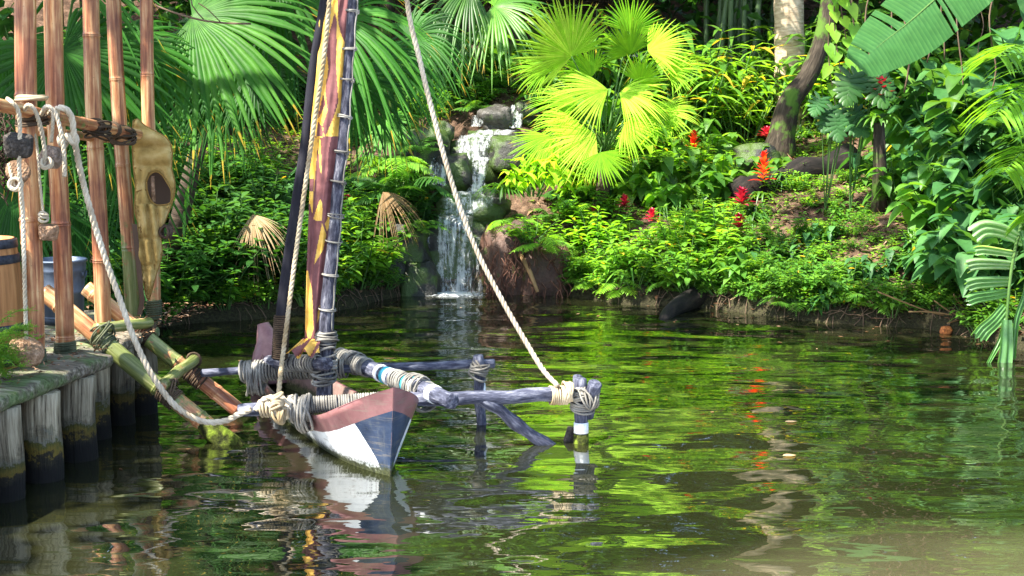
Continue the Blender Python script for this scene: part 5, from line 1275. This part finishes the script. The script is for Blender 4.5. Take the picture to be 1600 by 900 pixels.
# hanging yellow heart vine
vr=random.Random(6); lb2=P(1318,-60,19.0); vn=thing('hanging_vine','yellow green heart leaved vine hanging right of the leaning tree','vine',P(1315,170,19.0))
for k in range(4):
    x0=1302+k*9; mb=MB(); fo=MB(); pts=resample([P(x0+8*math.sin(q*.9+k),-150+q*42,19.0-.05*k) for q in range(9)],.1); part('stem',mb.tube(pts,.008,5),M_twig,vn)
    for i,p in enumerate(pts):
        if i%3==k%3: leaf(fo,p,V((vr.uniform(-.6,.6),-.5,-.8)),V((0,-1,.4)),vr.uniform(.16,.25),.15,'heart',.2,.1,vr.uniform(.3,.95))
    part('foliage',fo,L_bright,vn)
# ginger / long leaf
for k,px,py,sc,lab in [('gingery',1120,215,.9,'yellowish long leaved ginger in front of the grey pool'),('ginger',1180,205,1.0,'long leaved ginger left of the pale palm trunk'),('gingery',1165,180,1.0,'pale long leaved plant arching over the bamboo culms'),('ginger',1090,190,1.1,'long leaved ginger at the right of the bright fan palm'),('ginger',1270,170,1.2,'tall long leaved plant between the two tree trunks'),('ginger',690,185,.8,'long leaved plant left of the pale boulder'),('ginger',680,130,1.0,'long leaved plant above the dark boulder at the falls'),('ginger',1340,200,.9,'long leaved plant behind the monstera')]:
    place(k,G(px,py,15),lab,sc=sc)
for px,Y,sc,lab in [(1050,22.6,1.2,'yellowish long leaved plant behind the right side of the bright fan palm'),(1085,22.2,1.3,'tall yellowish long leaved plant in front of the bamboo culms'),(1130,22.8,1.4,'tallest yellowish long leaved plant left of the pale trunk'),(1160,22.3,1.1,'yellowish long leaved plant beside the short black pipe'),(1295,22.0,1.2,'yellowish long leaved plant behind the hanging vine')]:
    p=P(px,200,Y); p.z=ground(p.x,p.y); place('gingery',p,lab,sc=sc)
# rotten log, boulder, root, twigs
lg=thing('fallen_log','rotten black fallen log lying across the right bank','log',G(1245,300))
a=G(1150,320);b=G(1330,262); a.z+=.12;b.z+=.12; pts=[a.lerp(b,t/14)+V((0,0,.05*math.sin(t))) for t in range(15)]
part('trunk',MB().tube(pts,[.22*(1+.3*noise.noise(V((t*.7,0,0)))) for t in range(15)],16),M_log,lg)
p=G(1180,262); rock(0,0,0,.32,.3,.26,M_rock,'rounded black boulder behind the scarlet bromeliads',21,p=p+V((0,0,.1)))
rt=thing('root_stump','black curved root reaching from the bank into the water','root',W(1040,500,0))
pts=resample([P(1120,445,17.4),P(1085,465,17.0),P(1050,485,16.4),P(1036,505,16.0),P(1030,520,15.9)],.08); pts[-1].z=-.1
part('root',MB().tube(pts,[.17-.12*i/len(pts) for i in range(len(pts))],12),M_log,rt)
tr=random.Random(8); tw=thing('twig_pile','pale dry twigs sticking out over the water beside the torn banana leaf','twigs',W(1490,520,0))
for q in ([(1535,500),(1470,492),(1420,475),(1372,456)],[(1520,498),(1460,488),(1420,487)],[(1530,505),(1490,490),(1460,470)],[(1525,495),(1500,475),(1490,460)],[(1540,510),(1505,500),(1480,505)],[(1520,480),(1515,495),(1530,510)],[(1500,485),(1525,500),(1545,508)]):
    part('twig',MB().tube(resample([P(x,y,14.9+.15*i) for i,(x,y) in enumerate(q[::-1])],.1),.008,5),M_litterwood if False else L_dry,tw)
m,nt=nodes('orange_clay'); finish(nt,ramp(nt,noise_(nt,vec(nt,'pos'),30,4),[(.4,(.20,.06,.02)),(.6,(.50,.17,.05))]),.8,noise_(nt,vec(nt,'pos'),20),.5,.01); 
rock(0,0,0,.065,.05,.05,m,'small orange stone at the waterline below the dry twigs',33,p=W(1478,521,0)+V((0,0,.03)),amp=.15)
# bleached branch by the falls
mb=MB().tube([P(812,396,18.1),P(828,425,17.9),P(840,456,17.8)],[.025,.03,.022],8); solo('driftwood_branch',mb,L_dry,'pale straight branch leaning into the water right of the waterfall','branch')
# floating leaves
for i,(px,py,lab) in enumerate([(1237,659,'pale fallen leaf floating on the middle of the right water'),(1233,712,'pinkish fallen leaf floating nearer the camera')]):
    mb=MB(); leaf(mb,W(px-10,py,.006),(1,.2,0),V((0,0,1)),.10,.07,'ovate',.1,0,.8); solo('floating_leaf',mb,L_dry,lab,'leaf')
mb=MB(); dr=random.Random(91)
for i in range(500):
    x=dr.uniform(-5,6);y=dr.uniform(6,18.2); sd_=-sdist(x,y)
    if sd_<.02 or dr.random()>math.exp(-sd_*.9)+.02: continue
    leaf(mb,(x,y,.004),(dr.uniform(-1,1),dr.uniform(-1,1),0),V((0,0,1)),dr.uniform(.03,.08),dr.uniform(.015,.035),'diamond',.05,0,dr.random()*.95)
struct('floating_debris',mb,L_litter,kind='stuff')
# hanging lianas in the upper right
ln_=thing('hanging_lianas','thin brown lianas hanging in front of the dark wood at the upper right','vine',P(1430,150,19.5))
for i in range(9):
    x0=1335+i*27+dr.uniform(-8,8); yy=19.0+dr.uniform(0,1.2); e=dr.uniform(90,190); mb=MB().tube(resample([P(x0+dr.uniform(-6,6),-60+(e+60)*q/5,yy) for q in range(6)],.15),dr.uniform(.006,.013),5); part('stem',mb,M_twig,ln_)
# black pipe
pb=G(1207,172,18); mb=MB().tube([pb,pb+V((0,0,.42))],.035,12); mb.tube([pb+V((0,0,.42)),pb+V((0,0,.48))],.045,12); m,nt=nodes('black_plastic'); finish(nt,(.012,.015,.02),.4); solo('black_pipe',mb,m,'short black pipe standing left of the pale palm trunk','post')
# bamboo culms and grey pool wall
m,nt=nodes('grey_rendered_wall'); n=noise_(nt,vec(nt,'pos'),2,5,.6); finish(nt,ramp(nt,n,[(.3,(.13,.14,.14)),(.7,(.24,.26,.25))]),.8,n,.3,.02); wy=26.0
mb=MB(); a=P(1020,150,wy); mb.box((a.x+1.6,wy,2.7),(5.2,.25,1.5)); solo('garden_wall',mb,m,'smooth grey garden wall behind the long leaved plants','wall')
m,nt=nodes('dark_bamboo'); n=noise_(nt,vec(nt,'rest',(1,1,.1)),30,4); finish(nt,ramp(nt,n,[(.3,(.025,.05,.02)),(.7,(.08,.13,.05))]),.4); M_dbam=m
bs=thing('bamboo_clump','cluster of dark green bamboo culms in front of the grey wall','bamboo',P(1165,160,24.5)); br_=random.Random(2)
for i in range(16):
    x=1100+i*7+br_.uniform(-3,3); y=24.3+br_.uniform(-.4,.6); a=P(x,165,y); a.z=ground(a.x,y)-.05; b=P(x+br_.uniform(0,60),-150,y)
    mb=MB(); bamboo(mb,a,b,.05,[.1,.22,.34,.46,.58,.7,.82],lambda t:.9,10); part('culm',mb,M_dbam,bs)
# dead thatch
th=random.Random(12); dt=thing('dead_palm_leaf','bleached dead palm leaf hanging over the dark shrubs left of the spar','leaf',P(405,340,16.3))
mb=MB(); fan_blade(mb,P(395,335,16.4),(.35,-.35,-.85),(0,-.9,.4),.65,30,1.0,.5,.3,seed=9,t0=.8); part('frond',mb,L_dry,dt)
dt=thing('dead_palm_leaf','brown dead palm leaf left of the lowest waterfall','leaf',P(610,300,17.7))
mb=MB(); fan_blade(mb,P(598,300,17.8),(.6,-.35,-.75),(0,-.9,.4),.60,24,.9,.5,.3,seed=10,t0=.55); part('frond',mb,L_dry,dt)

# dead branch above, hanging roots on the earth bank, litter on the deck
mb=MB(); mb.tube(resample([P(180,-30,13.2),P(235,5,13.1),P(300,28,13.0),P(350,36,12.9),P(392,37,12.9)],.1),.010,6); mb.tube(resample([P(318,30,13),P(300,8,13),P(296,-20,13)],.1),.006,5); mb.tube(resample([P(345,35,12.9),P(325,15,12.8),P(310,5,12.8)],.1),.005,5)
solo('dead_branch',mb,M_twig,'thin bare grey branch crossing in front of the large left fan palm','branch')
mb=MB(); hr_=random.Random(61)
for i in range(110):
    px=hr_.choice((768,790,802,835,850,872))+hr_.gauss(0,9); py=hr_.uniform(365,445); p=P(px,py,hr_.uniform(17.85,18.25)); pts=[p]
    for q in range(5): pts.append(pts[-1]+V((hr_.uniform(-.07,.07),hr_.uniform(-.04,.03),-hr_.uniform(.02,.12))))
    mb.tube(pts,hr_.choice((.003,.004,.006,.012)),4,cap=False,tint=.3)
struct('hanging_roots',mb,barkmat('reddish_roots',(.04,.018,.012),(.10,.045,.03),(.22,.12,.09)),kind='stuff')
mb=MB()
for i in range(900):
    y=hr_.uniform(8.2,12.3); x=edgeX(y)-abs(hr_.gauss(0,.8))-.03
    leaf(mb,(x,y,DZ+.02),(hr_.uniform(-1,1),hr_.uniform(-1,1),hr_.uniform(0,.3)),V((0,0,1)),hr_.uniform(.02,.07),hr_.uniform(.01,.03),'diamond',.4,.1,hr_.random()**1.6*.95)
struct('deck_litter',mb,L_litter,kind='stuff')
# ================================================================== undergrowth in numbers
def inchan(x,y): return 17.5<y<21.6 and -1.15-.02*(y-18)<x<(.05+.12*(y-18))
fr=random.Random(99)
zones=[ # name,x0,x1,y0,y1,count,kinds,scale
 ('left bank',-8,-1.2,13.2,20.5,110,['dark','dark','impat2','dark','fernd','fern','small','heartb'],(.8,1.3)),
 ('beside the falls',-2.6,1.6,17.9,22.6,70,['fern','fernd','impat2','strap','small','smallb','fernb'],(.5,.9)),
 ('water edge',-4.6,5.4,14.5,18.4,110,['small','impat2','smallb','fern'],(.5,.9)),
 ('centre bank',.3,3.2,16.8,22.5,60,['impat2','impat','fernb','smallb','heart','fern','strap'],(.7,1.1)),
 ('right bank lower slope',1.8,5.6,15.2,18.2,75,['smallb','heartb','small','smallb','impat2','fern','small'],(.4,.8)),
 ('right bank upper slope',2.5,8.5,18.2,23.0,95,['small','smallb','strapd','fern','smallb'],(.5,.95)),
 ('right edge',5.4,8.5,12,18.5,30,['heartb','big','dark','heart','impat2'],(.8,1.2)),
 ('far back',-9,10,22.5,26.5,85,['ginger','dark','fernd','bigg','strapd','big','impat2'],(1.0,1.7)),
]
lab={'dark':'dark leafy shrub','impat2':'mid green leafy shrub','impat':'fresh green leafy shrub','fern':'fern','fernd':'dark fern','fernb':'bright fern','small':'low small leaved plant','smallb':'low bright small leaved plant','heart':'heart leaved vine','heartb':'low bluish heart leaved vine','strap':'strap leaved plant','strapd':'dark strap leaved plant','bigg':'broad leaved bush','big':'blue green broad leaved bush','ginger':'long leaved ginger'}
zt={'left bank':'in the shaded thicket on the left bank','beside the falls':'crowding the rocks beside the waterfall','water edge':'fringing the water edge','centre bank':'among the undergrowth on the centre bank','right bank lower slope':'scattered on the lower right slope','right bank upper slope':'scattered on the upper right slope','right edge':'in the thicket at the far right edge','far back':'in the dim undergrowth at the very back'}
for zn,x0,x1,y0,y1,cnt,kinds,sr in zones:
    n=0;tr_=0
    while n<cnt and tr_<9000:
        tr_+=1; x=fr.uniform(x0,x1);y=fr.uniform(y0,y1)
        if abs(x)/y>.42: continue
        sd_=sdist(x,y)
        if sd_<.08 or inchan(x,y): continue
        if zn=='water edge' and (sd_>.45 or (x>2.4 and noise.noise(V((x*1.3,y,8)))<-.15)): continue
        if zn!='water edge' and sd_<.16: continue
        if zn.startswith('right bank') and noise.noise(V((x*.9,y*.9,5)))<-.26: continue
        k=kinds[fr.randrange(len(kinds))]
        place(k,(x,y,ground(x,y)-.03),lab[k]+' '+zt[zn],group=lab[k]+'s '+zt[zn],rz=fr.uniform(0,6.28),sc=fr.uniform(*sr),tilt=(fr.uniform(-.15,.15),fr.uniform(-.15,.15))); n+=1
# ground cover and litter
mb=MB(); gr=random.Random(55)
for i in range(15000):
    x=gr.uniform(-7,7.5);y=gr.uniform(13,24)
    d=sdist(x,y)
    if d<.02 or inchan(x,y): continue
    z=ground(x,y); leaf(mb,(x,y,z+.012),(gr.uniform(-1,1),gr.uniform(-1,1),gr.uniform(-.2,.3)),V((0,0,1)),gr.uniform(.05,.14),gr.uniform(.025,.06),'diamond',gr.uniform(-.5,.6),gr.uniform(-.1,.3),gr.random()**1.5*.95)
struct('leaf_litter',mb,L_litter,kind='stuff')
mb=MB()
for i in range(15000):
    x=gr.uniform(-7,7.5);y=gr.uniform(13,24)
    if noise.noise(V((x*.8,y*.8,2)))+.4*noise.noise(V((x*3,y*3,2)))<(-.10 if x>2 else -.15): continue
    if sdist(x,y)<.12 or inchan(x,y): continue
    z=ground(x,y); c=V((x,y,z+.02)); t=gr.uniform(.2,.9)
    for q in range(4): leaf(mb,c+V((0,0,gr.uniform(0,.09))),rdir(gr,.0,.5),V((0,0,1)),gr.uniform(.05,.10),.04,'diamond',.2,.3,min(.9,t+gr.uniform(-.2,.1)))
struct('ground_cover',mb,L_bright,kind='stuff')
# surface roots and twigs on the bare right bank
mb=MB()
for i in range(2600):
    x=gr.uniform(-4.6,5.6);y=gr.uniform(14.3,19.0); sd_=sdist(x,y)
    if not (.0<sd_<.55 or (x>1.8 and .0<sd_<3 and i%5==0)): continue
    p=V((x,y,ground(x,y)+.015)); pts=[p]; a=gr.uniform(0,6.28)
    for q in range(5): a+=gr.uniform(-.5,.5); n_=pts[-1]+V((math.cos(a),math.sin(a),0))*.07; n_.z=ground(n_.x,n_.y)+gr.uniform(.0,.05); pts.append(n_)
    mb.tube(pts,gr.uniform(.003,.007),4,cap=False)
struct('fallen_twigs',mb,M_twig,kind='stuff')

# ================================================================== trees behind and around
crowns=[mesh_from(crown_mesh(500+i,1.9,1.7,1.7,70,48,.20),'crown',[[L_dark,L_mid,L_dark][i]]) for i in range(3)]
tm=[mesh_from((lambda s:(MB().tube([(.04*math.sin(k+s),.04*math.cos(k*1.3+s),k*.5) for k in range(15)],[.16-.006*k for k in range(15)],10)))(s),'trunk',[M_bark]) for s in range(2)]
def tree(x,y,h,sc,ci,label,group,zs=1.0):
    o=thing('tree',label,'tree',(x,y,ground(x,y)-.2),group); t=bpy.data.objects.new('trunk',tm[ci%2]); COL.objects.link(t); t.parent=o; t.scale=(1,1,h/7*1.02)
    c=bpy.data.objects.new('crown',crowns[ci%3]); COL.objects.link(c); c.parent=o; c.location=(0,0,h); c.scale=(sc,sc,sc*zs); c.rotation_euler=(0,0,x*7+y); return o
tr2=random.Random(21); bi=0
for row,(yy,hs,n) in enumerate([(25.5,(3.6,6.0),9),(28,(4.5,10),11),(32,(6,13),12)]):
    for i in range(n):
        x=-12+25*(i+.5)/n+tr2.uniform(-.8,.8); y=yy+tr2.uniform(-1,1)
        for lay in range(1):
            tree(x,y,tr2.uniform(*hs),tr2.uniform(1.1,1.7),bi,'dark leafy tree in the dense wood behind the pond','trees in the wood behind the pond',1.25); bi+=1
# low understory walls of green, far-off wood
mb=MB(); fw=random.Random(70)
for i in range(26000):
    a=fw.uniform(-16,17); y=34+fw.uniform(0,3); z=fw.uniform(1.5,8.5) if i%3 else fw.uniform(7,15)
    if noise.noise(V((a*.35,z*.35,0)))<-.15 and z>9: continue
    leaf(mb,(a,y,z),rdir(fw,-.4,.4),rdir(fw,.2,1),fw.uniform(.3,.6),.3,'diamond',.3,.2,max(0,min(.9,.35+noise.noise(V((a*.8,z*.8,3)))+fw.uniform(-.2,.2))))
struct('far_wood',mb,L_dark,kind='stuff')
# ================================================================== unseen trees added around the pond, crowns gapped to shape sun and shade
SUNNY=[ # crown gaps that sunlight chosen spots, on the plane z=1.2 : x,y,rx,ry
 (1.2,19.2,1.25,1.5),(3.4,22.0,1.3,1.3),(-.85,9.6,.5,.5),(4.1,17.6,.7,.6),(2.6,16.9,.55,.45),(-.2,20.9,.5,.7),(.5,9.8,.5,.35),(-3.2,9.8,.55,.6),(5.2,13.6,.5,.6),(-1.35,17.0,.35,.4),(-2.4,17.6,.4,.3),(5.0,19.4,.5,.4),(-2.2,10.6,.35,.3),(3.0,19.2,.4,.35),(3.5,9.5,2.2,1.6),(.4,17.6,.6,.4),(-.3,18.5,.3,.25),(-1.1,10.2,.2,2.0),(-.6,10.9,.45,.5),(5.5,22.3,.9,.8),(-2.3,10.4,.5,.4),(-3.4,11.4,.3,.9),(1.9,23,1.2,1),(-2.6,16.6,.5,.4),(-.9,18.9,.5,.5),(.2,21.6,.6,.6),(6.5,21.5,1.2,1.2),(3.0,15.9,.5,.3),(4.9,16.3,.6,.5),(-2.8,15.2,.7,.4),(-1.6,14.9,1.0,.6),(-3.2,16.6,1.0,.7),(2.8,6.6,4.5,2.8),(5.2,24,3.2,1.8),(-.2,15.3,.8,.5),(-2.9,17.2,.8,.6),(4.6,22.5,1.5,.9)]
def density(x,y):
    for a,b,rx,ry in SUNNY:
        if ((x-a)/rx)**2+((y-b)/ry)**2<1: return 0.008
    if x>.5 and y>15: return .10+.5*max(0,noise.noise(V((x*1.0,y*1.0,6))))
    return .36+.65*noise.noise(V((x*1.1,y*1.1,4)))
sh=[(-9,6,'a'),(-9.5,12,'b'),(-8.5,17,'c'),(-5.5,1,'d'),(-2,-4,'e'),(3,-4,'f'),(9.5,3,'g'),(9.5,9,'h')]
cr=[MB() for _ in sh]; cs_=random.Random(41)
for i in range(1500):
    x=cs_.uniform(-7,8.5);y=cs_.uniform(5,25)
    if cs_.random()>density(x,y): continue
    h=cs_.uniform(6.6,9.2); c=V((x,y,1.2))+SD*((h-1.2)/SD.z)
    if c.y>22.5: continue
    k=min(range(len(sh)),key=lambda j:(sh[j][0]*.8-c.x)**2+(sh[j][1]-c.y)**2); bt=cs_.uniform(.1,.8)
    for q in range(30):
        p=c+V((cs_.gauss(0,.20),cs_.gauss(0,.20),cs_.gauss(0,.12))); leaf(cr[k],p,rdir(cs_,-.4,.4),V((cs_.uniform(-.4,.4),cs_.uniform(-.4,.4),1)),cs_.uniform(.22,.38),.20,'diamond',.2,.2,min(.9,max(0,bt+cs_.uniform(-.2,.2))))
nm=['beside the dock','left of the bamboo railing','on the left bank','behind the viewer on the left','behind the viewer','behind the viewer on the right','on the near right shore','on the right shore']
for (x,y,_),mb,w in zip(sh,cr,nm):
    if not mb.v: continue
    o=thing('added_shade_tree','unseen tree added for dappled shade '+w,'tree',(x,y,ground(x,y)-.2))
    tx=sum(q[0] for q in mb.v)/len(mb.v);ty=sum(q[1] for q in mb.v)/len(mb.v); t=MB(); b=V((x,y,ground(x,y)-.3)); t.tube([b,b+V((0,0,3)),V((x*.9+tx*.1,y*.9+ty*.1,6.6))],[.3,.22,.16],14)
    for q in range(7):
        e=V(mb.v[cs_.randrange(len(mb.v))]); t.tube([V((x*.9+tx*.1,y*.9+ty*.1,6.4)),(V((x,y,8.2))+e)/2,e],[.10,.06,.02],7)
    part('trunk',t,M_bark,o); part('crown',mb,L_mid,o)
